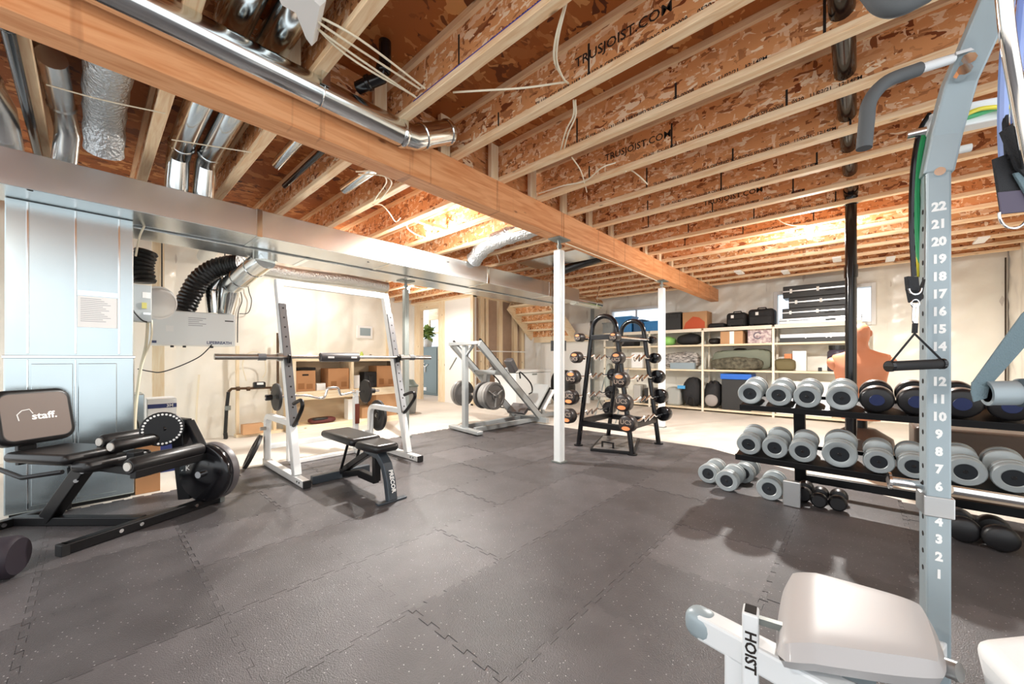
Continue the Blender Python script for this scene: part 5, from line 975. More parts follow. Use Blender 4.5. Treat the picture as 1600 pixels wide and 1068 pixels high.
# ------------------------------------------------------------------ dumbbell rack and dumbbells
mat('db_grey', 'a9b1b3', 0.45, 0.25); mat('db_face', '1b2026', 0.5); mat('db_black', '1a191b', 0.4); mat('db_band', '8f8781', 0.35, 0.5); mat('db_blue', '202c58', 0.4)
dr = thing('dumbbell_rack', 'black two-tier steel rack loaded with dumbbells on the right', 'dumbbell rack', (0.25, 3.85, ZM)); TL, TR = -0.73, 1.3
TIER = {1: (3.60, 0.715), 0: (3.45, 0.335)}; tilt_ = 0.16; ct, st_ = math.cos(tilt_), math.sin(tilt_)
for k, (yf, zf) in TIER.items():
    c = Vector(((TL+TR)/2, yf+0.19*ct, zf+0.19*st_-0.006)); B().box(c, (TR-TL, 0.38, 0.012), (tilt_, 0, 0)).build('tray', 'black_metal', dr, bevel=0.002)
    for q, nm in ((0.0, 'front_lip'), (0.38, 'rear_lip')): B().box((c.x, yf+q*ct, zf+q*st_-0.012+(0.01 if q else 0)), (TR-TL, 0.012, 0.045), (tilt_, 0, 0)).build(nm, 'black_metal', dr, bevel=0.002)
for x in (-0.36, 1.0):
    B().bar((x, 3.98, ZM+0.03), (x, 3.86, 0.80), 0.075, 0.075, X3).build('upright', 'black_metal', dr, bevel=0.006); B().bar((x, 3.50, ZM+0.03), (x, 4.15, ZM+0.03), 0.075, 0.06).build('foot', 'black_metal', dr, bevel=0.006)
    B().bar((x, 3.95, 0.36), (x, 3.60, 0.33), 0.05, 0.05).build('tray_arm', 'black_metal', dr, bevel=0.004)
    B().bb(x-0.06, 3.455, ZM+0.001, x+0.045, 3.50, 0.20).build('foot_guard', 'alu', dr, bevel=0.006)
B().bar((-0.36, 3.97, 0.12), (1.0, 3.97, 0.12), 0.05, 0.06).build('cross_brace', 'black_metal', dr, bevel=0.005)
def dumbbell(c, ax, r, L, kind, label, group, name='dumbbell'):
    "c: centre of the near head's face; ax: direction into the dumbbell"
    c, ax = Vector(c), Vector(ax).normalized(); t = thing(name, label, 'dumbbell', tuple(c), group=group); hl = L*0.34
    B().cyl(c+ax*hl*0.8, c+ax*(L-hl*0.8), 0.016, n=12).build('handle', 'chrome', t)
    for o, d in ((c, ax), (c+ax*L, -ax)):
        if kind == 'grey':
            h = B().lathe([(r*0.55, 0.004), (r*0.6, 0.0), (r*0.93, 0.0), (r, 0.008), (r, 0.026), (r*0.94, 0.031), (r*0.94, hl*0.5), (r*0.98, hl*0.52), (r*0.98, hl*0.8), (r*0.9, hl*0.86), (0.02, hl*0.9)], o, d, 32).build('head', 'db_grey', t)
            B().lathe([(0, 0.006), (r*0.57, 0.006)], o, d, 28).build('end_disc', 'db_face', h); B().lathe([(0, 0.003), (r*0.1, 0.003), (r*0.13, 0.006)], o, d, 16).build('end_bolt', 'db_black', h)
        elif kind == 'band':
            h = B().lathe([(0, 0.0), (r*0.8, 0.0), (r*0.95, 0.008), (r, 0.02), (r, hl*0.75), (r*0.9, hl*0.85), (0.02, hl*0.9)], o, d, 32).build('head', 'db_black', t)
            B().lathe([(r*1.005, hl*0.25), (r*1.02, hl*0.32), (r*1.02, hl*0.6), (r*1.005, hl*0.66)], o, d, 32).build('steel_band', 'db_band', h); B().lathe([(0, -0.002), (r*0.42, -0.002), (r*0.46, 0.002)], o, d, 28).build('end_disc', 'db_blue', h)
        else:
            h = B().lathe([(0, 0.0), (r*0.75, 0.0), (r*0.95, 0.012), (r, 0.03), (r*0.98, hl*0.6), (r*0.8, hl*0.85), (0.02, hl*0.9)], o, d, 8 if kind == 'hex' else 24, smooth=kind != 'hex').build('head', 'db_black', t)
    return t
cnt = ('leftmost', 'second from left', 'third from left', 'fourth from left', 'fifth from left', 'sixth from left', 'seventh from left', 'eighth from left')
for tier, row in ((1, ((1172, 614, 18, 'grey'), (1217, 615, 20, 'grey'), (1261, 618, 22.5, 'grey'), (1315, 621, 25, 'grey'), (1370, 626, 26, 'band'), (1432, 630, 28, 'band'), (1503, 632, 29, 'band'), (1580, 637, 31, 'band'))),
                  (0, ((1170, 688, 19, 'grey'), (1210.5, 694, 20.5, 'grey'), (1254, 700, 22, 'grey'), (1311.7, 707, 24.5, 'grey'), (1373, 716, 27, 'grey'), (1428, 723, 29, 'grey'), (1508, 735, 31, 'grey'), (1584, 742, 34, 'grey')))):
    yf, zf = TIER[tier]
    XS_ = [P(a[0], a[1], Y=yf+0.015).x for a in row]
    for k, (x, y, rp, kind) in enumerate(row):
        q = P(x, y, Y=yf+0.015); gap = min([abs(XS_[k]-XS_[j]) for j in (k-1, k+1) if 0 <= j < len(row)]); dep = (q-Vector((0, 0, CH))).dot(Vector((-math.sin(YAW), math.cos(YAW), 0))); r = rp/F*dep*(0.92 if x < 1340 else 0.84); r = min(r, gap*0.487)
        ax = Vector((0, ct, st_)); nr = Vector((0, -st_, ct)); base = Vector((q.x, yf+0.01, zf+0.012))+nr*(r*1.02)
        dumbbell(base, ax, r, 0.30+0.25*(r-0.09), kind, '%s %s dumbbell on the %s tier of the black rack' % (cnt[k], 'grey' if kind == 'grey' else 'black', 'upper' if tier else 'lower'), 'dumbbells on the rack')
for k, (x, y, rp) in enumerate(((1106, 728.5, 16.5), (1135, 733, 18), (1161, 736, 17), (1201.6, 744, 19.5))):
    yy = (3.62, 3.50, 3.83, 3.50)[k]; q = P(x, y, Y=yy); dep = q.y*math.cos(YAW)-q.x*math.sin(YAW); r = rp/F*dep*0.9
    dumbbell((q.x, yy, ZM+r+0.001), (0.0, 1, 0), r, 0.30, 'grey', ('%s of the four grey dumbbells standing on the mat left of the rack foot' % ('leftmost', 'second', 'third', 'rightmost')[k]), 'grey dumbbells on the mat')
for k, (x, y, rp, yy) in enumerate(((1254, 756, 15, 3.62), (1279, 763, 14.5, 3.55), (1309, 767, 15.5, 3.56), (1506, 815, 31, 3.45), (1566, 825, 32, 3.42))):
    q = P(x, y, Y=yy); dep = q.y*math.cos(YAW)-q.x*math.sin(YAW); r = rp/F*dep*(0.78 if k < 3 else 0.64)
    dumbbell((q.x, yy, ZM+r+0.001), (0.0, 1, 0), r, 0.26, 'round', ('small black dumbbell under the rack beside the silver foot', 'small black dumbbell under the rack, middle of three', 'small black dumbbell under the rack, right of three', 'big black round dumbbell on the mat just right of the numbered post', 'big black round dumbbell on the mat at the right edge')[k], 'black dumbbells under the rack')
# ------------------------------------------------------------------ cable tower with numbered post, bench in front, bands and straps
mat('hoist_grey', '9fadb3', 0.38, 0.15); mat('hoist_dark', '9aa6ab', 0.4, 0.2); mat('seat_white', 'b4b1b0', 0.42, coat=0.1); mat('grip_grey', '55585a', 0.7); mat('tower_white', 'e6e9ea', 0.35)
pw_ = P(1467, 600, d=1.113); th = 0.12; ex = Vector((math.cos(th), math.sin(th), 0)); ny = Vector((math.sin(th), -math.cos(th), 0)); bz = -ny   # ex: right along the face, ny: face normal to the viewer
PX = Vector((pw_.x, pw_.y, 0)); hw = 0.0255
tw = thing('cable_tower', 'grey steel exercise tower with numbered post, pull-up arm and white seat', 'exercise machine', (PX.x, PX.y, ZM), th)
z262 = P(1468, 263, d=1.113)[2]
def prof(b_, p, w, d): return [p-ex*w+ny*0, p+ex*w, p+ex*w+bz*d, p-ex*w+bz*d]
po = B(); v = [q for z in (ZM, z262) for q in prof(po, PX+Z3*z, hw, 0.075)]; po.add(v, [(0, 1, 2, 3), (7, 6, 5, 4), (0, 4, 5, 1), (1, 5, 6, 2), (2, 6, 7, 3), (3, 7, 4, 0)])
post = po.build('numbered_post', 'hoist_grey', tw, bevel=0.005)
zn = lambda k: P(1467, 897-(897-323)*(k-1)/21, d=1.113)[2]
for k in range(1, 23):
    if k == 5: continue
    text('number', str(k), 0.034, PX+ny*0.0006+Z3*zn(k), ex, Z3, 'white', post, bold=0.0018, sx=0.86)
    c = PX-ex*(hw+0.0003)+bz*0.032+Z3*zn(k); B().cyl(c+ex*0.002, c-ex*0.0006, 0.0075, n=10).build('pin_hole', 'dark_gap', post)
zc0, zc1 = P(1467, 808, d=1.113)[2], P(1467, 776, d=1.113)[2]
cl = B(); v = [q for z in (zc0, zc1) for q in prof(cl, PX+ny*0.006+Z3*z, hw+0.006, 0.088)]; cl.add(v, [(0, 1, 2, 3), (7, 6, 5, 4), (0, 4, 5, 1), (1, 5, 6, 2), (2, 6, 7, 3), (3, 7, 4, 0)]); cl.build('slide_collar', 'alu', tw, bevel=0.003)
B().cyl(P(1388, 750, d=1.19), P(1445, 758, d=1.16), 0.0135, n=14).build('pull_pin', 'chrome', tw); q = P(1388, 750, d=1.19); B().cyl(q, q+ex*0.006, 0.026, n=16).build('pin_flange', 'chrome', tw); B().cyl(P(1485, 764, d=1.17), P(1680, 795, d=1.1), 0.013, n=14).build('guide_rod', 'chrome', tw)
# overhead arm: splice, bend, long upper arm
a0 = PX+bz*0.0375+Z3*(z262-0.05); a1 = P(1474, 215, d=1.13); a2 = P(1498, 130, d=1.08); a3 = P(1574, -40, d=0.96)
B().poly_bar([a0+Z3*0.04, a1, a2, a3], 0.064, 0.08, bz).build('upper_arm', 'hoist_grey', tw, bevel=0.005)
c = PX+ny*0.004+Z3*(z262-0.012); B().cyl(c+bz*0.004, c+ny*0.006, 0.012, n=14).build('bolt', 'chrome', tw)
for x, y in ((1512, 95), (1505, 112)): c = P(x, y, d=1.03); B().cyl(c+bz*0.02, c+ny*0.012, 0.015, n=8).build('bolt', 'chrome', tw)
B().bar(P(1489, 88, d=1.035), P(1537, 74, d=1.02), 0.02, 0.008).build('bracket_edge', 'alu', tw)
g0, g1, g2, g3, g4 = P(1488, 92, d=1.04), P(1436, 108, d=1.05), P(1385, 128, d=1.06), P(1359, 158, d=1.06), P(1350, 232, d=1.06)
B().tube([g0, g1], 0.0125, 12).build('handle_tube', 'tower_white', tw); B().tube(spline([g1, g2, g3, P(1354, 190, d=1.06), g4], 6), 0.0175, 14).build('foam_grip', 'grip_grey', tw)
h0 = P(1360, -14, d=0.95); B().tube(spline([h0, P(1378, 6, d=0.94), P(1405, 10, d=0.93), P(1450, -12, d=0.92)], 5), 0.022, 14).build('foam_grip', 'grip_grey', tw)
B().bar(PX+bz*0.04+Z3*(P(1500, 195, d=1.15)[2]), P(1680, 150, d=1.2), 0.06, 0.065).build('top_crossbar', 'tower_white', tw, bevel=0.005)
B().tube(spline([P(1566, -30, d=0.9), P(1575, 60, d=0.92), P(1590, 150, d=0.95), P(1610, 260, d=0.97)], 6), 0.014, 14).build('guide_tube', 'chrome', tw)
B().cyl(P(1495, 235, d=1.2)-ex*0.02, P(1495, 235, d=1.2)+ex*0.03, 0.012, n=12).build('hook_stub', 'white', tw)
B().cyl(PX-ex*0.06+bz*0.03+Z3*1.78, PX-ex*0.02+bz*0.03+Z3*1.78, 0.012, n=12).build('anchor_bolt', 'chrome', tw)
# seat, seat beam, lettered stub
zs_ = 0.46; cor = [P(1226, 872, z=zs_), P(1204, 1002, z=zs_), P(1492, 1040, z=zs_), P(1452, 935, z=zs_)]
cc = sum(cor, Vector())/4
def seat_fn(u, v):
    p = (cor[0]*(1-u)+cor[3]*u)*(1-v)+(cor[1]*(1-u)+cor[2]*u)*v; return p
b_ = B(); nu, nv, t_ = 20, 16, 0.075
def supr(u, v, top):
    a, e = 2*u-1, 2*v-1; k = max(0.0, 1-abs(a)**6)**0.25*max(0.0, 1-abs(e)**6)**0.25; rr = 1-0.10*(abs(a)*abs(e))**3
    p = seat_fn(0.5+a*0.5*rr, 0.5+e*0.5*rr); roll = -0.03*max(0, 0.25-u)**1.0*2; return Vector((p.x, p.y, zs_-t_/2+roll+(t_/2*k*(1 if top else -1))))
b_.sheet(lambda u, v: supr(u, v, True), nu, nv); b_.sheet(lambda u, v: supr(u, v, False), nu, nv); b_.build('seat_pad', 'seat_white', tw)
B().bar(cc+Vector((-0.10, -0.02, -0.085)), cc+Vector((0.12, 0.02, -0.085)), 0.16, 0.02).build('seat_plate', 'hoist_dark', tw)
e0, e1 = P(1095, 972, z=0.335), P(1330, 1100, z=0.335); e1 = e0+(e1-e0)*1.25
B().bar(e0, e1, 0.062, 0.07).build('seat_beam', 'tower_white', tw, bevel=0.008)
dvec = (e1-e0).normalized(); B().ell(e0+dvec*0.005, (0.045, 0.036, 0.041), 20, 12, rot=(0, 0, math.atan2(dvec.y, dvec.x)), e=0.75).build('end_cap', 'hoist_grey', tw)
s0_ = P(1172, 966, d=0.97); sb = Vector((s0_.x, s0_.y, 0.16)); stw = 0.018; lb = B(); v = [q for z in (0.12, s0_.z+0.01) for q in (Vector((s0_.x, s0_.y, z))-ex*stw, Vector((s0_.x, s0_.y, z))+ex*stw, Vector((s0_.x, s0_.y, z))+ex*stw+bz*0.05, Vector((s0_.x, s0_.y, z))-ex*stw+bz*0.05)]
lb.add(v, [(0, 1, 2, 3), (7, 6, 5, 4), (0, 4, 5, 1), (1, 5, 6, 2), (2, 6, 7, 3), (3, 7, 4, 0)]); stub = lb.build('lettered_stub', 'tower_white', tw, bevel=0.005)
B().box(Vector((s0_.x, s0_.y, s0_.z+0.011))+bz*0.025, (0.026, 0.036, 0.003), (0, 0, th)).build('stub_opening', 'dark_gap', stub); B().bar(Vector((s0_.x, s0_.y, s0_.z-0.01))+ex*0.012+bz*0.025, Vector((s0_.x, s0_.y, s0_.z-0.01))+ex*0.12+bz*0.03, 0.016, 0.016).build('pop_pin', 'steel_grey', stub)
text('lettering', 'HOIST', 0.034, Vector((s0_.x, s0_.y, s0_.z-0.085))+ny*0.0006, -Z3, ex, 'ink', stub, bold=0.0008, sx=1.08)
for pt in (e0+dvec*0.10, e1-dvec*0.08): B().bar((pt.x, pt.y, ZM+0.02), (pt.x, pt.y, 0.31), 0.055, 0.055, X3).build('seat_leg', 'tower_white', tw, bevel=0.005); B().box((pt.x, pt.y, ZM+0.012), (0.30, 0.06, 0.022), (0, 0, th)).build('foot', 'hoist_dark', tw, bevel=0.004)
B().bar(cc+Vector((0, 0, -0.10)), Vector((cc.x, cc.y, 0.30)), 0.08, 0.08, X3).build('seat_stem', 'hoist_dark', tw); B().bar(cc+Vector((-0.05, 0, -0.14)), e0.lerp(e1, 0.6), 0.07, 0.05).build('seat_link', 'tower_white', tw, bevel=0.004)
p0 = P(1612, 1030, d=0.80); B().box(p0+Vector((0.05, -0.02, -0.06)), (0.20, 0.16, 0.22), (0.3, -0.35, th+0.3)).build('lower_back_pad', 'white', tw, bevel=0.03, seg=4); B().cyl(P(1478, 1042, d=0.86), P(1500, 1050, d=0.84), 0.02, n=16).build('pivot', 'alu', tw)
B().bar(Vector((PX.x, PX.y, 0.25))+bz*0.03, Vector((cc.x+0.1, cc.y, 0.30)), 0.05, 0.05).build('post_link', 'tower_white', tw, bevel=0.004)
# exercise bands hanging on the post
def band(name, label, pts, r, m, d=1.16, cat='resistance band'):
    q = spline([P(x, y, d=d+dd) for x, y, dd in pts], 7); return solo(B().tube(q, r, 8), name, m, label, cat, tuple(q[-1]))
mat('band_green', '2fae6a', 0.45); mat('band_yellow', 'f0e040', 0.45); mat('band_blue', '9fb6ee', 0.4); mat('web_black', '222326', 0.8, bump=0.3, bscale=300); mat('web_grey', '6c8087', 0.8, bump=0.4, bscale=260)
band('resistance_band', 'black rubber tube band hanging down beside the numbered post', [(1452, 178, 0), (1437, 205, 0), (1427, 260, 0), (1424, 340, 0), (1428, 432, 0.0)], 0.0062, 'black_gloss')
band('resistance_band', 'green rubber tube band hanging down beside the numbered post', [(1456, 190, 0.02), (1440, 225, 0.02), (1432, 290, 0.02), (1434, 360, 0.03), (1441, 432, 0.03)], 0.0085, 'band_green')
band('resistance_band', 'yellow rubber tube band hanging down beside the numbered post', [(1458, 200, 0.03), (1443, 240, 0.035), (1441, 320, 0.04), (1437, 370, 0.04), (1433, 432, 0.03)], 0.0058, 'band_yellow')
band('resistance_band', 'green rubber band lying over the top crossbar', [(1492, 188, 0.02), (1520, 180, 0.02), (1560, 168, 0.02), (1620, 160, 0.02)], 0.0085, 'band_green', 1.10); band('resistance_band', 'yellow rubber band lying over the top crossbar', [(1490, 190, 0.0), (1515, 176, 0.0), (1545, 168, 0.0), (1620, 166, 0.0)], 0.006, 'band_yellow', 1.10)
for k, (x0, x1) in enumerate(((1567, 1572), (1588, 1592))): band('resistance_band', ('pale blue band hanging at the right edge, left strand', 'pale blue band hanging at the right edge, right strand')[k], [(x1+8, -20, 0), (x0+3, 90, 0), (x0, 190, 0), (x0+2, 250, 0)], 0.010, 'band_blue', 1.02)
t = thing('band_handle', 'black triangle pull handle hanging from the bands with carabiner', 'handle', tuple(P(1432, 570, d=1.15))); D = 1.05
def quad(name, pts, d, thk, m, par, dz=None):
    q = [P(x, y, d=d) for x, y in pts]; return B().prism([(0, 0)], (0, 0, 0), X3, Y3, Z3) if False else _quad(name, q, thk, m, par)
def _quad(name, q, thk, m, par):
    fw = Vector((-math.sin(YAW), math.cos(YAW), 0)); n = len(q); b_ = B(); b_.add(q+[v+fw*thk for v in q], [tuple(range(n)), tuple(range(2*n-1, n-1, -1))]+[(i, n+i, n+(i+1) % n, (i+1) % n) for i in range(n)]); return b_.build(name, m, par, bevel=0.0015)
quad('web_cuff', ((1419, 431), (1436, 432), (1438, 455), (1421, 453)), D, 0.012, 'web_black', t); quad('web_strap', ((1420, 452), (1439, 453), (1447, 435), (1441, 468), (1437, 472), (1424, 472)), D+0.006, 0.01, 'web_black', t)
B().tube(arc(P(1430, 450, d=D-0.008), 0.017, math.pi*1.02, math.pi*2, 10, Vector((math.cos(YAW), math.sin(YAW), 0)), Z3), 0.0025, 8).build('ring', 'chrome', t); B().tube(arc(P(1430, 474, d=D), 0.011, 0, 2*math.pi, 14, Vector((math.cos(YAW), math.sin(YAW), 0)), Z3)[:-1], 0.002, 8, closed=True).build('ring', 'chrome', t)
B().tube(spline([P(1428, 474, d=D), P(1427, 500, d=D), P(1431, 505, d=D), P(1433, 490, d=D), P(1433, 474, d=D)], 5), 0.0032, 8).build('carabiner', 'chrome', t)
B().tube([P(1430, 505, d=D), P(1429, 520, d=D)], 0.006, 8).build('knot', 'web_black', t); B().tube([P(1390, 568, d=D-0.01), P(1429, 521, d=D)], 0.0026, 6).build('cord', 'web_black', t); B().tube([P(1429, 521, d=D), P(1472, 563, d=D-0.01)], 0.0026, 6).build('cord', 'web_black', t)
B().cyl(P(1388, 572, d=D-0.01), P(1472, 568, d=D-0.01), 0.0135, n=16).build('grip', 'grip_grey' if False else 'black_rubber', t); [B().cyl(P(x, y, d=D-0.01), P(x+5, y, d=D-0.01), 0.015, n=16).build('end_cap', 'black_gloss', t) for x, y in ((1388, 572), (1468, 568))]
# woven strap with tube handle at the right edge
t = thing('strap_handle', 'grey woven strap with thick grey tube handle at the right edge', 'handle', tuple(P(1545, 615, d=0.95))); c0, c1 = P(1541, 614, d=0.93), P(1700, 612, d=0.86); ax = (c1-c0).normalized(); R_ = 0.030
B().lathe([(R_*0.72, 0.0), (R_, 0.0), (R_, 0.004), (R_*0.97, 0.008), (R_*0.97, 0.24), (R_*0.72, 0.24)], c0, ax, 32).build('tube_ring', 'hoist_dark', t); B().lathe([(R_*0.71, 0.001), (R_*0.71, 0.23), (0, 0.23)], c0, ax, 28).build('tube_bore', 'black_metal', t); B().lathe([(R_*1.0, 0.05), (R_*1.12, 0.054), (R_*1.12, 0.24), (R_, 0.24)], c0, ax, 28).build('foam_sleeve', mat('slate_foam', '4d5b63', 0.7), t)
quad('woven_strap', ((1520, 598), (1545, 606), (1620, 522), (1620, 470), (1598, 490)), 0.925, 0.004, 'web_grey', t); quad('strap_loop', ((1519, 596), (1547, 605), (1543, 622), (1522, 628), (1518, 612)), 0.921, 0.003, 'web_grey', t)
# black cuff straps at the top right
t = thing('ankle_strap', 'black webbing straps with metal ring hanging from the tower at the right edge', 'strap', tuple(P(1580, 300, d=1.0)))
quad('webbing', ((1553, 248), (1588, 235), (1606, 330), (1566, 334)), 1.0, 0.006, 'web_black', t); quad('webbing_end', ((1560, 300), (1600, 296), (1606, 330), (1565, 334)), 0.997, 0.003, mat('web_purple', '5a5364', 0.8), t); quad('webbing', ((1566, 205), (1598, 182), (1620, 185), (1620, 290), (1590, 262)), 0.985, 0.008, 'web_black', t); quad('webbing', ((1585, 270), (1620, 262), (1620, 330)), 0.99, 0.006, 'web_grey', t)
B().tube(arc(P(1583, 335, d=0.995), 0.036, math.pi*0.95, math.pi*2.05, 14, Vector((math.cos(YAW), math.sin(YAW), 0)), Z3), 0.003, 8).build('ring', 'chrome', t); B().tube([P(1575, 250, d=1.002), P(1571, 195, d=1.01), P(1569, 150, d=1.03)], 0.006, 8).build('hang_loop', 'web_black', t)
# ------------------------------------------------------------------ pipes, ducts and cables under the ceiling
def pipe(name, label, pts, r, m, rings=(), cat='pipe', n=18, parts=()):
    pts = [Vector(p) for p in pts]; t = thing(name, label, cat, tuple(pts[0])); B().tube(pts, r, n).build('pipe', m, t)
    for k, w in rings:
        seg = min(int(k), len(pts)-2); q = pts[seg].lerp(pts[seg+1], k-seg); B().lathe([(r+0.001, -w), (r+0.008, -w*0.6), (r+0.008, w*0.6), (r+0.001, w)], q, pts[seg+1]-pts[seg], n).build('coupling', m, t)
    return t
t = pipe('round_duct', 'long round galvanized duct running along the front of the beam', [(-2.19, -1.6, 2.552), (-2.19, 0.1, 2.552), (-2.19, 1.36, 2.552), (-2.185, 1.44, 2.56), (-2.175, 1.50, 2.59), (-2.165, 1.70, 2.70), (-2.165, 1.72, 2.71)], 0.078, 'galv_bright', ((2.0, 0.02), (4.0, 0.012), (5.0, 0.012)), 'duct', 24)
for y in (0.845, -0.15): B().tube(arc((-2.19, y, 2.552), 0.081, math.pi, 2*math.pi, 12, X3, Z3), 0.004, 6).bb(-2.281, y-0.022, 2.55, -2.277, y+0.022, 2.66).bb(-2.103, y-0.022, 2.55, -2.097, y+0.022, 2.70).build('hanger_strap', 'galv_bright', t)
zz = 2.77
pipe('foil_duct', 'crinkled silver insulated duct between the joists at upper left', spline([(-2.5, 0.07, zz-0.02), (-2.9, 0.08, zz-0.03), (-3.4, 0.07, zz-0.02), (-3.75, 0.07, zz-0.05), (-3.95, 0.07, 2.56)], 5), [0.102+0.004*math.sin(i*1.9) for i in range(21)], 'flex_foil', cat='duct')
for k, (y, lab) in enumerate(((0.475, 'round metal duct between joists above the furnace, left of the pair'), (0.645, 'round metal duct between joists above the furnace, right of the pair'))): pipe('round_duct', lab, [(-1.3, y, 2.745), (-3.3, y, 2.745), (-3.85, y, 2.74), (-4.0, y, 2.70), (-4.1, y, 2.46)], 0.075, 'galv_bright', ((0.8, 0.012), (2.0, 0.014)), 'duct', 20)
pipe('round_duct', 'round metal duct stub above the trunk at far left', [(-3.2, -0.5, 2.72), (-3.75, -0.42, 2.72), (-3.95, -0.38, 2.66), (-4.1, -0.36, 2.46)], 0.075, 'galv', ((1.0, 0.012),), 'duct'); pipe('round_duct', 'dull metal duct elbow above the trunk beside the foil duct', [(-3.3, -0.14, 2.76), (-3.85, -0.12, 2.75), (-4.05, -0.10, 2.66), (-4.15, -0.12, 2.46)], 0.062, 'galv', ((1.0, 0.014),), 'duct')
pipe('black_pipe', 'black plastic pipe between joists at the far left', [(-2.46, -0.25, 2.594), (-3.2, -0.25, 2.592), (-4.0, -0.25, 2.59), (-4.6, -0.25, 2.58)], 0.024, 'black_gloss', ((0.5, 0.02),))
pipe('metal_tube', 'slim metal tube between joists left of the bulb, front one', [(-2.46, 1.05, 2.74), (-3.3, 1.05, 2.73), (-3.6, 1.05, 2.72)], 0.04, 'galv_bright', ((0.6, 0.012),)); pipe('metal_tube', 'slim metal tube between joists left of the bulb, rear one', [(-2.46, 1.62, 2.72), (-3.6, 1.62, 2.70)], 0.045, 'galv_bright', ((0.4, 0.012),)); pipe('black_pipe', 'thin black pipe running beside the slim metal tube', [(-2.46, 1.2, 2.70), (-3.9, 1.2, 2.68)], 0.022, 'black_gloss')
pipe('black_pipe', 'black plastic pipe elbow rising between joists above the round duct', [(-2.16, 1.05, 2.672), (-2.09, 1.08, 2.685), (-2.02, 1.12, 2.70), (-2.0, 1.13, 2.78), (-2.0, 1.13, 2.90)], 0.034, 'black_gloss', ((1.0, 0.015), (2.6, 0.02)))
pipe('foil_duct', 'crumpled grey foil duct under the joists behind the beam', spline([(-2.5, 3.60, 2.72), (-2.9, 3.55, 2.66), (-3.3, 3.50, 2.63), (-3.7, 3.55, 2.60), (-3.98, 3.6, 2.48)], 5), [0.105+0.008*math.sin(i*2.3) for i in range(21)], 'flex_foil', cat='duct'); pipe('flex_hose', 'dark flexible hose end above the trunk behind foil duct', spline([(-3.0, 5.35, 2.68), (-3.3, 5.28, 2.62), (-3.75, 5.2, 2.52)], 5), 0.07, 'flex_black', cat='duct')
pipe('round_duct', 'round metal duct above the air exchanger under the joists, leading to left wall', [(-4.9, 0.9, 2.52), (-5.6, 1.0, 2.50), (-6.55, 1.05, 2.48)], 0.09, 'galv', ((0.5, 0.012),), 'duct'); pipe('foil_duct', 'long grey foil wrapped duct along the top of the left wall', spline([(-6.56, 1.5, 2.46), (-6.56, 2.2, 2.44), (-6.56, 3.0, 2.47), (-6.56, 3.75, 2.45)], 6), 0.085, 'flex_foil', cat='duct')
B_ = B()
solo(B().bb(-3.95, 4.46, 2.592, -2.6, 5.03, 2.6195), 'duct_panel', 'galv_bright', 'flat shiny metal panel fixed under the joists behind the beam', 'panel', (-3.6, 4.75, 2.59))
def wire(label, pts, z=2.614, r=0.0055, m='cable', snap=False):
    w_ = [P(p[0], p[1], z=p[2] if len(p) > 2 else z) for p in pts]
    if snap: w_.insert(0, Vector((w_[0].x, min(JY.values(), key=lambda v: abs(v-w_[0].y)), 2.6155)))
    q = spline(w_, 6); return solo(B().tube(q, r, 6), 'electrical_cable', m, label, 'cable', tuple(q[0]))
wire('white cable dropping down the webs near the middle joists', [(886, 0, 2.65), (872, 60), (870, 95), (880, 122), (888, 130, 2.66)]); wire('second white cable close beside the one near the middle joists', [(883, 6, 2.65), (868, 62), (867, 98), (884, 128, 2.66)])
wire('white cable running level from the blue lined joist', [(708, 144, 2.65), (760, 141), (820, 137), (884, 128, 2.66)]); wire('white cable pair strand hanging below second printed joist, left', [(896, 156, 2.65), (896, 180), (884, 205), (876, 235, 2.66)]); wire('white cable pair strand hanging below second printed joist, right', [(899, 156, 2.65), (899, 182), (888, 208), (881, 235, 2.66)])
wire('white cable curving along the fourth printed joist', [(842, 302, 2.64), (880, 290), (915, 282), (940, 262), (962, 254, 2.65)]); wire('short white cable hanging beside the curving one', [(893, 245, 2.65), (905, 262), (911, 277), (917, 300, 2.65)]); wire('white cable end poking below the fifth printed joist', [(986, 266, 2.66), (1000, 276), (1012, 288, 2.60)], snap=True)
for k, (a, m_, e) in enumerate((((440, -8), (520, 50), (655, 138)), ((452, -5), (540, 85), (648, 150)), ((470, 12), (560, 60), (664, 138)), ((476, 28), (530, 70), (650, 152)))):
    wire('white cable crossing the front joists toward upper left, strand %s' % ('one, highest', 'two', 'three', 'four, lowest')[k] if False else ('highest', 'second', 'third', 'lowest')[k]+' white cable crossing the front joists at upper left', [(a[0], a[1], 2.64), (m_[0], m_[1], 2.61), (e[0], e[1], 2.64)])
wire('white cable tied below the beam left of the bulb, front strand', [(556, 268, 2.62), (590, 268, 2.614), (604, 283), (590, 305), (582, 318, 2.63)]); wire('white cable tied below the beam left of the bulb, rear strand', [(560, 272, 2.62), (596, 274, 2.614), (612, 285), (600, 305), (590, 314, 2.63)]); wire('white cable loop hanging left of the bulb', [(596, 320, 2.64), (608, 332), (618, 346), (626, 340, 2.60)], snap=True)
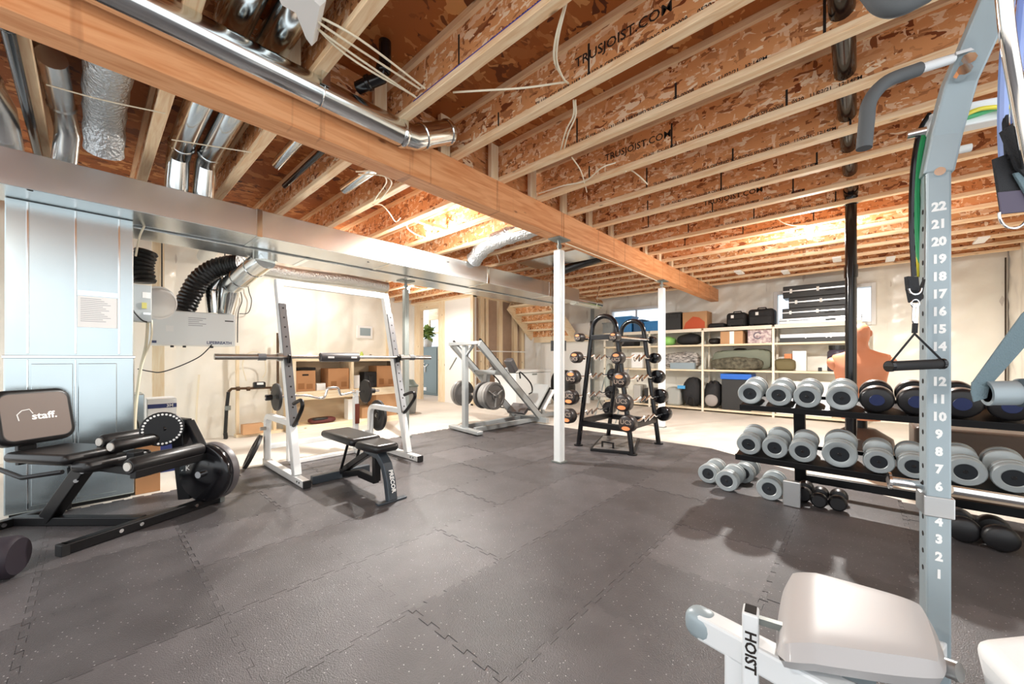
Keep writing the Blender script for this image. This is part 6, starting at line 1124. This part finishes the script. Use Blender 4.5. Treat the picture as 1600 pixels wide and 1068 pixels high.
wire('white cable feeding the bulb near the squat rack', [(640, 345, 2.64), (636, 355, 2.6), (650, 366, 2.59), (668, 372, 2.62)]); wire('white cable feeding the bulb near the storage shelves', [(1214, 341, 2.64), (1224, 348, 2.6), (1240, 352, 2.6), (1262, 352, 2.63)]); wire('white cable stapled along the underside of the beam', [(884, 380, 2.352), (930, 398, 2.352), (980, 418, 2.352), (1030, 440, 2.352)], r=0.007)
wire('thin white string stretched under the joists at the upper left', [(72, 132, 2.612), (160, 156, 2.612), (258, 177, 2.612)], r=0.004); wire('thin white string stretched below the paired round ducts', [(268, 218, 2.612), (330, 228, 2.612), (393, 238, 2.612)], r=0.004)
wire('white cable end hanging under the joist behind foil duct', [(776, 398, 2.63), (780, 410, 2.58), (773, 412, 2.56)], r=0.008)
for k in range(5):
    x = (-1.55, -0.95, -0.25, 0.35, 1.15)[k]; solo(B().bb(x-0.05, JY[13+k % 2]-0.16, 2.60, x+0.05, JY[13+k % 2]+0.16, 2.6205), 'joist_clip', 'white', ('leftmost', 'second', 'third', 'fourth', 'rightmost')[k]+' white clip under the joists by the back wall', 'clip', (x, 8.2, 2.59))
q = [P(x, y, z=2.60) for x, y in ((430, -15), (480, -10), (500, 10), (487, 72), (478, 60), (462, 20), (440, 8))]
t = thing('plastic_wrap', 'torn white plastic wrap hanging from the ceiling at upper left', 'plastic sheet', tuple(q[0])); fw = Vector((0, 0, 0.02)); n = len(q)
B().add(q+[v+Vector((0.015, 0.02, 0.03)) for v in q], [tuple(range(n)), tuple(range(2*n-1, n-1, -1))]+[(i, n+i, n+(i+1) % n, (i+1) % n) for i in range(n)]).build('sheet', 'white', t)
p = P(130, 4, z=2.60); t = thing('insulation_scrap', 'pink plastic insulation scrap with grey cap on the beam at upper left', 'insulation', tuple(p)); B().ell(p+Vector((-0.02, 0.03, 0.0)), (0.07, 0.12, 0.05), e=0.8).build('wrap', mat('pink', 'f0dbe6', 0.6, bump=0.8, bscale=20), t); q = P(112, 8, z=2.585); B().cyl(q-Z3*0.05, q+Z3*0.03, 0.022, n=14).build('cap', 'steel_grey', t)
